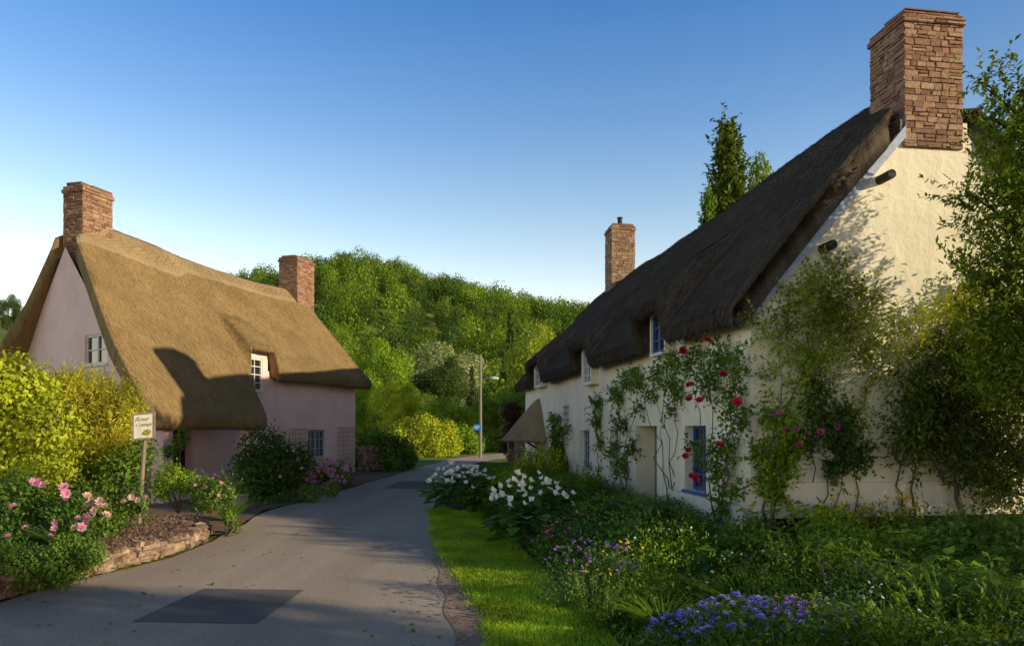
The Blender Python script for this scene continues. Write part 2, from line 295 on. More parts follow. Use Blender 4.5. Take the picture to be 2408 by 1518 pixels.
# ------------------------------------------------------------ thatch
def sm(x,a,b):
    t=min(1,max(0,(x-a)/(b-a))); return t*t*(3-2*t)
def thatch(parent,pt,ulo,uhi,half,eave,notches,ridge,thick,mat,nstraw,sl,cap=None,bulge=.12,step=.07,seed=0.,nz_=1.,rd=.22,back=(-.45,3.2)):
    Mn=30; L=uhi(0)-ulo(0); nu=int(L/step); E=np.array([.0,.07,.18,.32,.5,.73,1.])*rd; A=np.unique(np.concatenate([np.linspace(0,1,nu),E/L,1-E/L]))
    def sec(um,front):
        vE,zE=eave(um) if front else back; zr=ridge(um); vs,zs=vE+.06,zE+.34
        pts=[]; T=np.linspace(0,1,Mn)
        S=lambda t:(vs+(half-vs)*t, zs+(zr-zs)*t+bulge*math.sin(math.pi*t)-.1*max(0,(t-.92)/.08)**2)
        w=0;zN=0;vn=0
        if front:
            for a,b,s,z,v_ in notches:
                ww=sm(um,a-s,a)*(1-sm(um,b,b+s))
                if ww>w: w=ww;zN=z;vn=v_
        for t in T:
            p=S(t)
            if w>0 and t<.5:
                e=S(.5); q=t/.5; nq=(vn+(e[0]-vn)*q, zN+.28+(e[1]-zN-.28)*q+.1*math.sin(math.pi*q)); p=(p[0]+(nq[0]-p[0])*w,p[1]+(nq[1]-p[1])*w)
            pts.append(p)
        vs,zs=pts[0]; lt=.34-.1*w
        lips=[(vs+.03,zs-lt),(vs-.04,zs-lt*.8),(vs-.06,zs-lt*.45),(vs-.04,zs-.05)]
        o=lips+pts; inn=[(vs+.05+.03*i,zs-lt+.01*i) for i in range(4)]+[(v+.14,max(z-thick,zs-lt+.04)) for v,z in pts]
        inn=[(min(v,half),z) for v,z in inn]
        return o,inn
    rings=[];UV=[];K=None
    for a in A:
        um=ulo(0)+L*a
        fo,fi=sec(um,True); bo,bi=sec(um,False)
        bo=[(2*half-v,z) for v,z in bo][::-1][1:]; bi=[(2*half-v,z) for v,z in bi][::-1][1:]
        o=fo+bo; inn=fi+bi; du=min(a,1-a)*L; q=1. if du>=rd else math.sqrt(max(0,1-((rd-du)/rd)**2))
        K=len(o); row=[];uv=[];s=0;prev=o[0]
        for (ov,oz),(iv,iz) in zip(o,inn):
            s+=math.hypot(ov-prev[0],oz-prev[1]); prev=(ov,oz)
            mv,mz=(ov+iv)/2,(oz+iz)/2; f=.55+.45*q; ov2,oz2=mv+(ov-mv)*f,mz+(oz-mz)*f
            u=ulo(ov)+(uhi(ov)-ulo(ov))*a
            nz=noise.noise(Vector((u*.35+seed,ov*.5,1)))*.08+noise.noise(Vector((u*1.3+seed,ov*1.3,5)))*.03*nz_+noise.noise(Vector((u*5+seed,ov*3,9)))*.012*nz_+random.uniform(-.004,.004)
            row.append(pt(u,ov2,oz2+nz)); uv.append((u,s))
        inr=[pt(ulo(iv)+(uhi(iv)-ulo(iv))*a,iv,iz) for iv,iz in inn]
        rings.append(row+inr[::-1]); UV.append(uv+uv[::-1])
    R=np.array(rings,float); n,k,_=R.shape; V=R.reshape(-1,3); fs=[]
    ii,jj=np.meshgrid(np.arange(n-1),np.arange(k),indexing='ij'); ii=ii.ravel();jj=jj.ravel(); j2=(jj+1)%k
    fs.append(np.stack([ii*k+jj,ii*k+j2,(ii+1)*k+j2,(ii+1)*k+jj],1))
    for i0 in (0,n-1):
        j=np.arange(K-1); fs.append(np.stack([i0*k+j,i0*k+j+1,i0*k+(k-2-j),i0*k+(k-1-j)],1))
    Fa=np.concatenate(fs); UVa=np.array(UV,float).reshape(-1,2)
    G=R[:,:K,:]; Gu=np.array(UV,float)[:,:K,:]; Kf=4+Mn
    i=rng.integers(0,n-1,nstraw); j=rng.integers(0,Kf-1,nstraw); lipm=rng.random(nstraw)<.1; j[lipm]=rng.integers(0,4,lipm.sum())
    a=rng.random(nstraw)[:,None];b=rng.random(nstraw)[:,None]
    p00,p10,p01,p11=G[i,j],G[i+1,j],G[i,j+1],G[i+1,j+1]
    P=(p00*(1-a)+p10*a)*(1-b)+(p01*(1-a)+p11*a)*b; e1=p10-p00; e2=p01-p00; Nn=unit(np.cross(e1,e2)); cen=np.mean(V,0)
    Nn*=np.sign((Nn*(P-cen)).sum(1,keepdims=True)); D=unit(-unit(e2)+Nn*.05+rdir(nstraw)*.06)
    kv,kf=kites(P-D*sl*.3+Nn*.003,D,Nn,sl*(.5+rng.random(nstraw)),.011+.008*rng.random(nstraw),.0)
    kuv=np.repeat(Gu[i,j],4,axis=0)
    o=mesh_np('roof',np.concatenate([V,kv]),np.concatenate([Fa,kf+len(V)]),mat,parent,True,np.concatenate([UVa,kuv]))
    if cap is not None:
        c0=4+Mn-6; c1=K-c0; C=G[:,c0:c1,:].copy(); Cu=Gu[:,c0:c1,:].copy(); m=C.shape[1]
        zig=.12*np.abs(((Gu[:,0,0]/.35)%2)-1)
        C[:,0]+= (C[:,0]-C[:,1])*zig[:,None]*.8; C[:,:,2]+=.035; C=np.concatenate([C[:,:1]-np.array([0,0,.05]),C],1); Cu=np.concatenate([Cu[:,:1],Cu],1); m+=1
        ii,jj=np.meshgrid(np.arange(n-1),np.arange(m-1),indexing='ij'); ii=ii.ravel();jj=jj.ravel()
        cv=C.reshape(-1,3); cf=np.stack([ii*m+jj,ii*m+jj+1,(ii+1)*m+jj+1,(ii+1)*m+jj],1)
        mesh_np('ridge_cap',cv,cf,cap,o,True,Cu.reshape(-1,2))
        mb=MB()
        for r0,r1 in ((2,4),(4,2)):
            pts=[]; st=5
            for q in range(0,n-1,st): pts.append(C[q,(r0 if (q//st)%2 else r1)]+np.array([0,0,.004]))
            mb.tube(pts,.008,4)
        mb.build('ridge_lacing',M['thatch_gold'],o)
    return o
# ------------------------------------------------------------ RIGHT COTTAGE
C0=np.array([3.57,10.82]); dv=np.array([-.142,.990]); gv=np.array([.990,.142])
def RP(u,v,z): p=C0+dv*u+gv*v; return (p[0],p[1],z)
def rfront(u,z,o): return RP(u,-o,z)
def rgable(v,z,o): return RP(-o,v,z)
rc=empty('thatched_cottage',(0,0,0),'long cream thatched cottage with dark weathered roof on the right of the lane','cottage')
WU=21.0
mb=MB()
outer=[(0,0),(WU,0),(WU,3.5),(0,3.44)]
win=[(1.64,2.6,.55,1.72,'blue',2,4,.22),(9.7,10.9,.45,1.6,'bluegrey',2,4,.2),(6.9,7.6,.5,1.62,'bluegrey',1,3,.2),(13.6,14.8,.5,1.6,'white',2,3,.2)]
holes=[rect(*w[:4]) for w in win]+[rect(4.12,5.5,.08,1.72)]
wallpoly(mb,rfront,outer,holes,.5)
wallpoly(mb,rgable,[(0,0),(6.1,0),(6.1,3.42),(3.6,6.27),(3.6,6.45),(2.45,6.45),(2.45,6.27),(0,3.45)],[],.1)
wallpoly(mb,lambda v,z,o:RP(WU+o,v,z),[(0,0),(6.1,0),(6.1,3.1),(3.05,6.5),(0,3.1)],[],.1)
wallpoly(mb,lambda u,z,o:RP(u,6.1+o,z),rect(0,WU,0,3.4),[],.1)
mb.fbox(lambda a,b,c:RP(a,b,c),-.1,-.003,-.12,6.2,.34,.86); mb.fbox(lambda a,b,c:RP(a,b,c),-.1,3.4,-.12,-.003,.12,.5)
wall=mb.build('wall',M['cream'],rc)
mb=MB(); mb.fbox(lambda a,b,c:RP(a,b,c),-.13,3.5,-.15,-.125,0,.12); mb.fbox(lambda a,b,c:RP(a,b,c),-.13,-.105,-.12,6.3,0,.336); mb.build('plinth',M['plinth'],rc)
for a,b,c,d,fm,nx,ny,dp in win: window(rc,rfront,a,b,c,d,nx,ny,dp,M[fm],True,2 if b-a>.8 else 1)
DO=.22
rf2=lambda u,z,o:rfront(u,z,o+DO)
for a,b,c,d,fm,cas,nx,ny in ((3.1,3.85,3.16,3.92,'blue',2,1,3),(8.75,9.7,2.9,3.84,'white',2,2,4),(16.0,17.5,3.24,4.0,'white',2,2,3)):
    mb=MB(); e=.06; zb=c-.05
    wallpoly(mb,rf2,rect(a-e,b+e,zb,d+.25),[rect(a,b,c,d)],.12)
    mb.fbox(rfront,a-e,a-e+.04,zb,d+.25,.002,DO-.002); mb.fbox(rfront,b+e-.04,b+e,zb,d+.25,.002,DO-.002); mb.fbox(rfront,a-e+.041,b+e-.041,zb,zb+.04,.002,DO-.002)
    dm=mb.build('dormer',M['cream'],rc); window(dm,rf2,a,b,c,d,nx,ny,.1,M[fm],False,cas)
mb=MB(); mb.fbox(rfront,4.12,5.5,.08,1.72,-.5,-.44)
for x in (4.4,4.7,5.0,5.3): mb.fbox(rfront,x-.006,x+.006,.1,1.7,-.44,-.43)
door=mb.build('door',M['wood'],rc)
mb=MB(); mb.fbox(rfront,4.3,4.34,.9,1.02,-.43,-.38); mb.build('door_handle',M['dark'],door)
ulo_r=lambda v: -.11+.91*(sm(v,2.2,2.55)*(1-sm(v,3.45,3.8)))
roof=thatch(rc,lambda u,v,z:RP(u,v,z),ulo_r,lambda v:21.6,3.05,
  lambda u:(-.38,3.24+.002*u+.02*math.sin(u*.8)),[(2.85,4.3,.12,3.9,-.44),(8.5,10.2,.14,3.83,-.44),(15.6,18.0,.2,4.0,-.44)],
  lambda u:7.4+.05*math.sin(u*.45+1)-.2*sm(u,19.5,21.6),.42,M['thatch_dark'],95000,.14,nz_=.6,rd=.07)
def chimney(parent,fr,a0,a1,b0,b1,z0,z1,course,mat,pot=None):
    mb=MB(); masonry(mb,fr,a0,a1,b0,b1,z0,z1-.2,course,(.08,.2),.025,.008,.008)
    e=.035; masonry(mb,fr,a0-e,a1+e,b0-e,b1+e,z1-.2,z1-.11,.05,(.15,.35),.02); masonry(mb,fr,a0-.01,a1+.01,b0-.01,b1+.01,z1-.109,z1-.03,.05,(.15,.35),.02)
    mb.fbox(fr,a0-.02,a1-.3,b0+.02,b1-.05,z1-.029,z1+.03,1,.02); mb.fbox(fr,a0+.3,a1-.02,b0+.1,b1-.08,z1-.027,z1+.05,1,.02)
    c=mb.build('chimney',[M[mat],M['mortar']],parent)
    if pot:
        mb=MB(); p=fr((a0+a1)/2,(b0+b1)/2,z1); mb.tube([p,(p[0],p[1],z1+.1),(p[0],p[1],z1+.34),(p[0],p[1],z1+.4)],[.12,.1,.09,.12],10); mb.build('chimney_pot',M['dark'],parent)
    return c
RPf=lambda a,b,c:RP(a,b,c)
chimney(roof,RPf,-.03,.78,2.5,3.48,6.02,8.14,.08,'stone')
chimney(roof,RPf,16.5,17.4,2.6,3.5,6.5,9.4,.09,'stone_buff',True)
mb=MB()
va,za,vb,zb=-.1,3.27,2.5,6.25
mb.hexa([RP(-.07,va,za-.1),RP(-.07,vb,zb-.1),RP(-.02,vb,zb-.1),RP(-.02,va,za-.1),RP(-.07,va,za+.08),RP(-.07,vb,zb+.08),RP(-.02,vb,zb+.08),RP(-.02,va,za+.08)])
mb.build('bargeboard',M['bluegrey'],roof)
for v in (1.15,2.1):
    z=3.36+1.146*v-.28; mb=MB(); mb.tube([RP(.1,v,z),RP(-.3,v,z)],.07,10); mb.build('purlin_end',M['dark'],rc)
off=RP(17.6,0,0)
ph=empty('porch_hood',off,'small conical thatched porch on stone pier at far end of cream cottage','porch')
prof=[(.0,2.8),(.1,2.76),(.3,2.56),(.58,2.2),(.88,1.8),(1.15,1.45),(1.33,1.24),(1.36,1.17),(1.28,1.12),(1.1,1.18)]
V=[];na=36
for i,(r,z) in enumerate(prof):
    for k in range(na+1):
        t=math.pi*k/na; x=RP(17.6+math.cos(t)*r*1.15,-math.sin(t)*r*1.1,z+.015*math.sin(k*1.1+i)); V.append((x[0]-off[0],x[1]-off[1],x[2]))
Fa=[(i*(na+1)+k,i*(na+1)+k+1,(i+1)*(na+1)+k+1,(i+1)*(na+1)+k) for i in range(len(prof)-1) for k in range(na)]
uvs=[(k*.12,i*.3) for i in range(len(prof)) for k in range(na+1)]
mesh_np('hood_thatch',V,Fa,M['thatch_cap'],ph,True,uvs)
for a_ in (18.4,16.5):
    mb=MB(); masonry(mb,RPf,a_,a_+.28,-1.1,-.82,0,1.2,.09); mb.build('pier',[M['stone_buff'],M['mortar']],ph,off)
mb=MB(); mb.tube([RP(16.7,-.02,.75),RP(16.7,-.85,1.25)],.04,6); mb.build('brace',M['dark'],ph,off)
# ------------------------------------------------------------ PINK COTTAGE
D0=np.array([-5.86,27.0]); ev=np.array([.306,.952]); hv=np.array([-.952,.306])
def PP(s,v,z): p=D0-ev*s+hv*v; return (p[0],p[1],z)
def pfront(s,z,o): return PP(s,-o,z)
sg=lambda v:10.5-.3*v
gn=np.array([-.544,-.875]); gn/=np.linalg.norm(gn)
def pgable(v,z,o):
    p=PP(sg(v),v,z); return (p[0]+gn[0]*o,p[1]+gn[1]*o,z)
pc=empty('thatched_cottage',(0,0,0),'pink thatched cottage with golden roof and catslide porch on the left','cottage')
mb=MB()
wallpoly(mb,pfront,[(0,0),(sg(0),0),(sg(0),3.3),(6.35,3.4),(6.35,3.95),(5.2,3.95),(5.2,3.4),(0,3.4)],[rect(5.45,6.1,2.78,3.74),rect(1.96,3.05,.66,1.6),rect(4.3,5.0,.8,1.5),rect(8.3,9.2,.02,1.75)],.35)
wallpoly(mb,pgable,[(0,0),(5.8,0),(5.8,3.0),(2.9,6.35),(0,3.15)],[rect(.85,1.9,3.24,3.98)],.2)
wallpoly(mb,lambda v,z,o:PP(-o,v,z),[(0,0),(5.8,0),(5.8,3.0),(2.9,6.5),(0,3.3)],[],.2)
wallpoly(mb,lambda s,z,o:PP(s,5.8+o,z),rect(0,sg(5.8),0,3.1),[],.2)
mb.build('wall',M['pink'],pc)
for s in (7.95,10.9):
    mb=MB(); mb.fbox(PP,s-.16,s+.16,-1.6,-1.28,0,1.8,0,.02); mb.build('porch_pier',M['pink'],pc)
mb=MB(); mb.fbox(PP,9.3,10.72,-1.5,-1.3,0,.55,0,.01); mb.build('porch_wall',M['pink'],pc)
window(pc,pfront,5.45,6.1,2.78,3.74,2,4,.08,M['white'],True,1)
window(pc,pfront,1.96,3.05,.66,1.6,2,3,.14,M['bluegrey'],True,2); window(pc,pfront,4.3,5.0,.8,1.5,2,2,.14,M['white'],True,1)
window(pc,pgable,.85,1.9,3.24,3.98,1,2,.1,M['white'],True,2)
mb=MB(); mb.fbox(pfront,8.3,9.2,.02,1.75,-.35,-.29); mb.build('door',M['dark'],pc)
def uhi_p(v):
    b=float(np.interp(v,[-1.9,0,1.5,2.4,3.2,4.5,6.3],[11.6,11.0,10.25,9.8,9.6,9.5,9.7])); return b-1.1*sm(v,2.3,2.6)*(1-sm(v,3.05,3.3))
def eave_p(s):
    w=sm(s,6.6,7.35); return (-.42+(-1.43)*w,3.1+(1.63-3.1)*w)
roofp=thatch(pc,PP,lambda v:-.55,uhi_p,2.9,eave_p,[(5.2,6.3,.14,3.88,-.26)],lambda s:7.1-.12*math.sin(s*.36)+.1*sm(s,7,9.5),.45,M['thatch_gold'],22000,.07,M['thatch_cap'],bulge=-.03,seed=9.,nz_=.5,back=(-.25,2.7))
chimney(roofp,PP,8.6,9.5,2.45,3.1,5.7,8.0,.08,'stone')
chimney(roofp,PP,-.8,.3,2.3,3.1,0,8.2,.09,'stone')
# ------------------------------------------------------------ TERRAIN
hx=[-1500,-500,-300,-190,-97,-50,-8,28,80,200,500,1500]; hh=[10,30,42,38,44,54,42,35,33,28,20,5]
def hill(x,y):
    p=np.interp(x,hx,hh); a=np.clip((y-85)/175,0,1); a=a*a*(3-2*a); b=1-np.clip((y-330)/700,0,1)
    return p*a*b-.03
X=np.unique(np.concatenate([np.linspace(-2500,2500,41),np.linspace(-320,240,90)])); Y=np.unique(np.concatenate([np.linspace(-300,3000,60),np.linspace(60,340,70)]))
XX,YY=np.meshgrid(X,Y); ZZ=hill(XX,YY); n=len(X); V=np.stack([XX,YY,ZZ],-1).reshape(-1,3)
ii,jj=np.meshgrid(np.arange(len(Y)-1),np.arange(n-1),indexing='ij'); ii=ii.ravel();jj=jj.ravel()
struct(mesh_np('ground',V,np.stack([ii*n+jj,ii*n+jj+1,(ii+1)*n+jj+1,(ii+1)*n+jj],1),M['field'],smooth=True))
lY=[-8,5,7,8.3,9.4,12.2,14.7,16.3,21,31.4,37.5]; lX=[-5.4,-5.05,-4.96,-4.72,-4.4,-4.6,-5.0,-4.75,-4.45,-3.8,-3.3]
rY=[-8,5.6,7.28,9.73,14.67,19.7,27,33]; rX=[.8,-.375,-.62,-1.02,-1.63,-1.9,-2.1,-1.9]
def LXf(y): return float(np.interp(y,lY,lX))
def RXf(y): return float(np.interp(y,rY,rX))
def strip(name,A,B,z,mat):
    n=len(A); V=[(a[0],a[1],z) for a in A]+[(b[0],b[1],z) for b in B]
    return struct(mesh_np(name,V,[(i,i+1,n+i+1,n+i) for i in range(n-1)],mat))
ys=list(np.linspace(-8,33,60)); wob=lambda y:.03*math.sin(y*3.1)+.02*math.sin(y*7.7)
A=[(LXf(y)+wob(y),y) for y in ys]+[(-3.3,38),(-2.2,43),(1,49),(8,54),(25,60)]
B=[(RXf(y)+wob(y+3),y) for y in ys]+[(-.9,37.5),(1.5,41),(5,45),(10,48.5),(26,54)]
strip('road',A,B,.004,M['asphalt'])
def vR(y): return float(np.interp(y,[3,5.6,8.8,11.2,13.96,14.9],[1.3,.75,.24,-.16,-.6,-1.5]))
ys2=list(np.linspace(3,14.9,60))
strip('gravel_edge',[(RXf(y)-.03-.03*math.sin(y*5)-.05*max(0,1-abs(y-7)/4),y) for y in ys2],[(RXf(y)+.34*max(0.02,1-abs(y-6.5)/5)+.03*math.sin(y*4),y) for y in ys2],.008,M['gravel'])
def vL(y): return RXf(y)+.27*max(0.0,1-abs(y-6.5)/4.5)+.025*math.sin(y*9)
strip('verge',[(vL(y),y) for y in ys2],[(vR(y)+.05,y) for y in ys2],.02,M['lawn'])
strip('garden_soil',[(vR(min(y,14.8)) if y<14.9 else RXf(y)+.3,y) for y in np.linspace(2,34,60)],[(14,y) for y in np.linspace(2,34,60)],.012,M['soil'])
mb=MB(); pts=[gnd(310,1462),gnd(560,1466),gnd(600,1466),gnd(715,1388),gnd(480,1384)]; mb.add([(x,y,.009) for x,y in pts],[(0,1,2,3,4)])
pts=[gnd(900,1148),gnd(1010,1150),gnd(1035,1132),gnd(940,1131)]; mb.add([(x,y,.009) for x,y in pts],[(0,1,2,3)])
struct(mb.build('road_patch',M['patch']))
n=85000; y=3.5+11.3*rng.random(n)**1.3; a=np.array([vL(t) for t in y]); b=np.array([vR(t)+.1 for t in y]); x=a+(b-a)*rng.random(n)-.12*rng.random(n)**3; k=b>a+.02; x=x[k];y=y[k];n=len(x)
D=unit(np.stack([rng.normal(size=n)*.5,rng.normal(size=n)*.5,np.ones(n)],1))
v,f=blades(np.stack([x,y,np.full(n,.012)],1),D,.025+.04*rng.random(n),.006+.005*rng.random(n),.4,1)
tag(mesh_np('grass',v,f,M['L_grass']),'short mown grass on the verge beside the lane','grass',kind='stuff')
n=170; y=5.5+6*rng.random(n); x=np.where(rng.random(n)<.6,RXf(7)+rng.normal(size=n)*.45,-4.8+2.5*rng.random(n)**2)
v,f=kites(np.stack([x,y,np.full(n,.03)],1),unit(rng.normal(size=(n,3))*[1,1,.1]),np.tile([0,0,1.],(n,1)),.06,.05,.1)
tag(mesh_np('fallen_leaves',v,f,M['L_bluegreen']),'loose green leaves scattered on the lane and its edges','leaves',kind='stuff')
# ------------------------------------------------------------ hill wood
protos=[]
for q in range(5):
    bl=[(0,0,0,.78)]+[(*(rdir(1)[0]*np.array([.6,.6,.5])),.3+.2*rng.random()) for _ in range(8)]
    protos.append(cloud(bl,820,.115,.8,zmin=-.75,shell=.2,flat=.9))
parts=[];parts2=[]
for yy in np.arange(92,285,6.2):
    for xx in np.arange(-.50*yy-8,.21*yy+8,5.8):
        x=xx+rng.normal()*1.6; y=yy+rng.normal()*1.6
        r=2.1+2.1*rng.random()**1.3; V0,F0=protos[rng.integers(5)]; t=rng.random()*6.28; c,s=math.cos(t),math.sin(t)
        Vr=np.stack([V0[:,0]*c-V0[:,1]*s,V0[:,0]*s+V0[:,1]*c,V0[:,2]*(1.05+.4*rng.random())],1)*r+np.array([x,y,hill(x,y)+r*.85+1.8])
        (parts if rng.random()<.64 else parts2).append((Vr,F0))
v,f=join(parts); tag(mesh_np('hillside_wood',v,f,M['L_hill']),'broadleaf wood covering the rounded hill behind the village','wood',kind='stuff')
v,f=join(parts2); tag(mesh_np('hillside_wood',v,f,M['L_hilldark']),'darker crowns scattered through the wood on the hill','wood',kind='stuff')
# ------------------------------------------------------------ trees
def limbs(mb,hgt,r0,spread,nl=9,lean=0):
    tr=[Vector((lean*t*t,0,hgt*t*.75)) for t in (0,.2,.4,.6,.8,1)]; mb.tube(tr,[r0*1.3,r0,r0*.85,r0*.65,r0*.45,r0*.2],8)
    for i in range(nl):
        t=.3+.6*i/nl; p=Vector((lean*t*t,0,hgt*t*.75)); a=i*2.4; L=spread*(1.1-.6*t)
        q=p+Vector((math.cos(a)*L*.5,math.sin(a)*L*.5,L*.35)); e=p+Vector((math.cos(a)*L,math.sin(a)*L,L*.8)); mb.tube([p,q,e],[r0*.4,r0*.25,r0*.08],5)
def tree_proto(kind,label,n,L):
    t=empty(kind+'_tree',(0,0,-500),label,'tree'); mb=MB()
    if kind=='broadleaf':
        bl=[(0,0,5.2,2.1)]
        for i in range(34):
            d=rdir(1)[0]; bl.append((d[0]*2.45,d[1]*2.45,5.1+d[2]*2.6,.55+.6*rng.random()))
        limbs(mb,6.5,.22,2.4)
        v,f=cloud(bl,n,L,.7,shell=.3,flat=.6)
    elif kind=='poplar':
        bl=[]
        for i in range(70):
            t_=i/69; r=1.0*math.sin(math.pi*min(1,(.2+t_*.78)))**.6*(1-.45*t_); a=i*2.4; bl.append((math.cos(a)*r*.6,math.sin(a)*r*.6,1.5+8.5*t_,max(.2,.7*(1-t_*.72))))
        limbs(mb,10,.16,1.0,12); v,f=join([spraycloud(bl,n//16,.5,10,L,.6,up=1.6,grav=0),cloud(bl,n,L,.6,(1,1,1.6),shell=.8,droop=-.6)])
    elif kind=='conifer':
        bl=[]
        for i in range(60):
            t_=i/59; r=2.0*(1-t_)*(.7+.5*rng.random()); a=i*2.4; bl.append((math.cos(a)*r*.75,math.sin(a)*r*.75,1.2+8*t_,max(.2,.75*(1-t_))))
        limbs(mb,11,.2,1.6,14); v,f=cloud(bl,n,L,.5,(1,1,.6),droop=.7)
    mb.build('trunk',M['bark'],t,smooth=True); mesh_np('crown',v,f,M['L_mid'],t); return t
bt=tree_proto('broadleaf','x',19000,.15)
pt_=tree_proto('poplar','x',26000,.15)
ct=tree_proto('conifer','x',6000,.3)
used=set()
def put(pr,px,ptop,pbot,wpx,Yd,mat,label,ref_h,ref_w,group=None):
    x=gx(px,Yd); top=gz(ptop,Yd); w=wpx/F*Yd; g=float(hill(x,Yd)); sc=(w/ref_w,w/ref_w,(top-g)/ref_h)
    if pr.name in used: return dup(pr,(x,Yd,g),random.random()*6,sc,label,mats={'crown':M['L_'+mat]})
    used.add(pr.name); pr.location=(x,Yd,g); pr.scale=sc; pr.rotation_euler=(0,0,1.); pr['label']=label
    for c in pr.children:
        if c.name.startswith('crown'): c.material_slots[0].link='OBJECT'; c.material_slots[0].material=M['L_'+mat]
    return pr
put(bt,905,782,1000,165,70,'bright','bright green round tree right of the pink cottage roof',8.6,6.4)
put(bt,1040,795,900,250,92,'silver','wide pale silvery tree in the middle of the valley',8.6,6.4)
put(bt,1035,822,960,140,76,'dark','dark round tree in front of the pale silvery tree',8.6,6.4)
put(bt,1255,748,960,150,66,'vine','yellow green tree just left of the dark thatched roof',8.6,6.4)
put(bt,925,888,1010,120,54,'yellow','pale bushy tree below the bright round tree',8.6,6.4)
put(bt,1060,925,1040,150,52,'bright','low bushy tree left of the lamp pole',8.6,6.4)
put(bt,858,890,1000,90,58,'bright','small tree against the right end of the pink cottage',8.6,6.4)
put(bt,1165,905,1040,110,56,'tree','mid green tree directly behind the lamp pole',8.6,6.4)
put(bt,790,735,930,130,96,'hill','tree showing above the right slope of the golden thatch',8.6,6.4)
put(bt,1215,880,1050,90,50,'mid','small tree left of the porch at the end of the lane',8.6,6.4)
put(bt,985,900,1010,110,64,'tree','mid green tree below the pale silvery tree',8.6,6.4)
put(ct,1200,722,960,80,96,'dark','dark pointed conifer standing before the hill above the lamp pole',9.6,4.2)
put(ct,1110,855,960,60,80,'dark','small dark conifer left of the lamp pole top',9.6,4.2)
put(pt_,1712,258,600,210,45,'wallg','tall narrow poplar rising behind the dark thatched roof',10.5,2.8)
put(pt_,1665,425,600,100,44,'mid','shorter poplar growing left of the tall poplar',10.5,2.4)
put(bt,1820,325,600,220,46,'tree','round tree top peeping over the thatch right of the poplar',8.6,6.4)
put(bt,20,682,740,60,180,'dark','round tree alone on the hillside at the far left',8.6,6.4)
for x,y,s,h,l in ((16,4.4,.85,6.9/8.6,'unseen leafy tree added to shade the lane, nearest the gable beyond the right'),(16.2,-3.9,1.0,8.6/8.6,'unseen broad tree added to shade the near lane, beyond the right of the garden'),
   (15.6,2.0,.42,4.2/8.6,'unseen small tree added to shade the garden, between two larger trees'),(15.2,-.2,.42,4.1/8.6,'unseen round low tree added to shade the garden, next to the small tree'),(24,-2.9,.16,8.4/8.6,'unseen slim tree added to break up the sun streak, behind the low round tree'),(20,3.2,.8,7.6/8.6,'unseen tall leafy tree added for shade, behind the tree nearest the gable'),(20.5,-6.2,1.0,9.6/8.6,'unseen tallest tree added for shade, behind the broad tree')):
    dup(bt,(x,y,0),x,(s,s,h),l,mats={'crown':M['L_dark']})  # out-of-view trees added to shade garden and lane, gaps left for sun streaks
# ------------------------------------------------------------ plants helpers
def rose_bloom(mat,r,name):
    ps=[]
    for ring,(k,tilt,rr) in enumerate(((7,.3,1.),(6,.8,.8),(5,1.5,.55))):
        a=np.arange(k)*2*math.pi/k+ring; D=unit(np.stack([np.cos(a),np.sin(a),np.full(k,tilt)],1)); N=unit(np.stack([-np.cos(a)*tilt,-np.sin(a)*tilt,np.ones(k)],1))
        ps.append(kites(np.zeros((k,3)),D,N,r*rr,r*rr*1.1,-.15))
    v,f=join(ps); me=mesh_np(name,v,f,mat); d=me.data; bpy.data.objects.remove(me); return d
def lily_bloom(r):
    k=3; a=np.arange(k)*2.094; D=unit(np.stack([np.cos(a)*.8,np.sin(a)*.8,np.ones(k)],1)); N=unit(np.stack([-np.cos(a),-np.sin(a),np.full(k,.8)],1))
    v,f=kites(np.zeros((k,3)),D,N,r*1.15*np.array([1.,.8,.8]),r*1.15,.1); me=mesh_np('spathe',v,f,M['P_white']); d=me.data; bpy.data.objects.remove(me); return d
BL={}
def bloomdata(k,r):
    key=(k,round(r,3))
    if key not in BL: BL[key]=lily_bloom(r) if k=='lily' else rose_bloom(M['P_'+k],r,'bloom')
    return BL[key]
def blooms(root,pts,k,r,name='bloom'):
    for p in pts:
        o=bpy.data.objects.new(name,bloomdata(k,r)); link(o,root); o.location=[p[i]-root.location[i] for i in range(3)]
        o.rotation_euler=(random.uniform(.2,1.3),random.uniform(-.6,.6),random.uniform(-.6,.6)); o.scale=(random.uniform(.8,1.2),)*3
def plant(name,loc,label,cat,leaf,mat,stems=None,smat='vinestem',group=None):
    r=empty(name,loc,label,cat,group); v,f=leaf
    if len(v): mesh_np('foliage',v-np.array(loc),f,M['L_'+mat],r)
    if stems:
        mb=MB()
        for pts,rr in stems: mb.tube(pts,[rr*(1-.7*i/(len(pts)-1)) for i in range(len(pts))],5)
        mb.build('stems',M[smat],r,loc)
    return r
def ptf(px,py,v=-.2):
    k=(px-CX)/F; u=(3.57+.99*v-k*(10.82+.142*v))/(.142+.99*k); p=RP(u,v,0); return (p[0],p[1],gz(py,p[1]))
def ptg(px,py,off=.2):
    k=(px-CX)/F; x0=C0-dv*off; v=(k*x0[1]-x0[0])/(.990-k*.142); p=RP(-off,v,0); return (p[0],p[1],gz(py,p[1]))
def bl_(pts,fn,off):
    out=[]
    for px,py,r in pts:
        p=fn(px,py,off); out.append((*p,r/F*p[1]))
    return out
def wig(a,b,n=7,j=.06):
    a=np.array(a);b=np.array(b); return [tuple(a+(b-a)*t+(rng.normal(size=3)*j if 0<t<1 else 0)) for t in np.linspace(0,1,n)]
bl=bl_([(2250,850,75),(2160,890,60),(2330,930,120),(2140,1030,70),(2270,1050,85),(2390,820,110),(2200,970,80),(2390,1060,110),(2350,1130,60)],ptg,.35)
base_=ptg(2262,1212,.3); loc=(base_[0],base_[1],0)
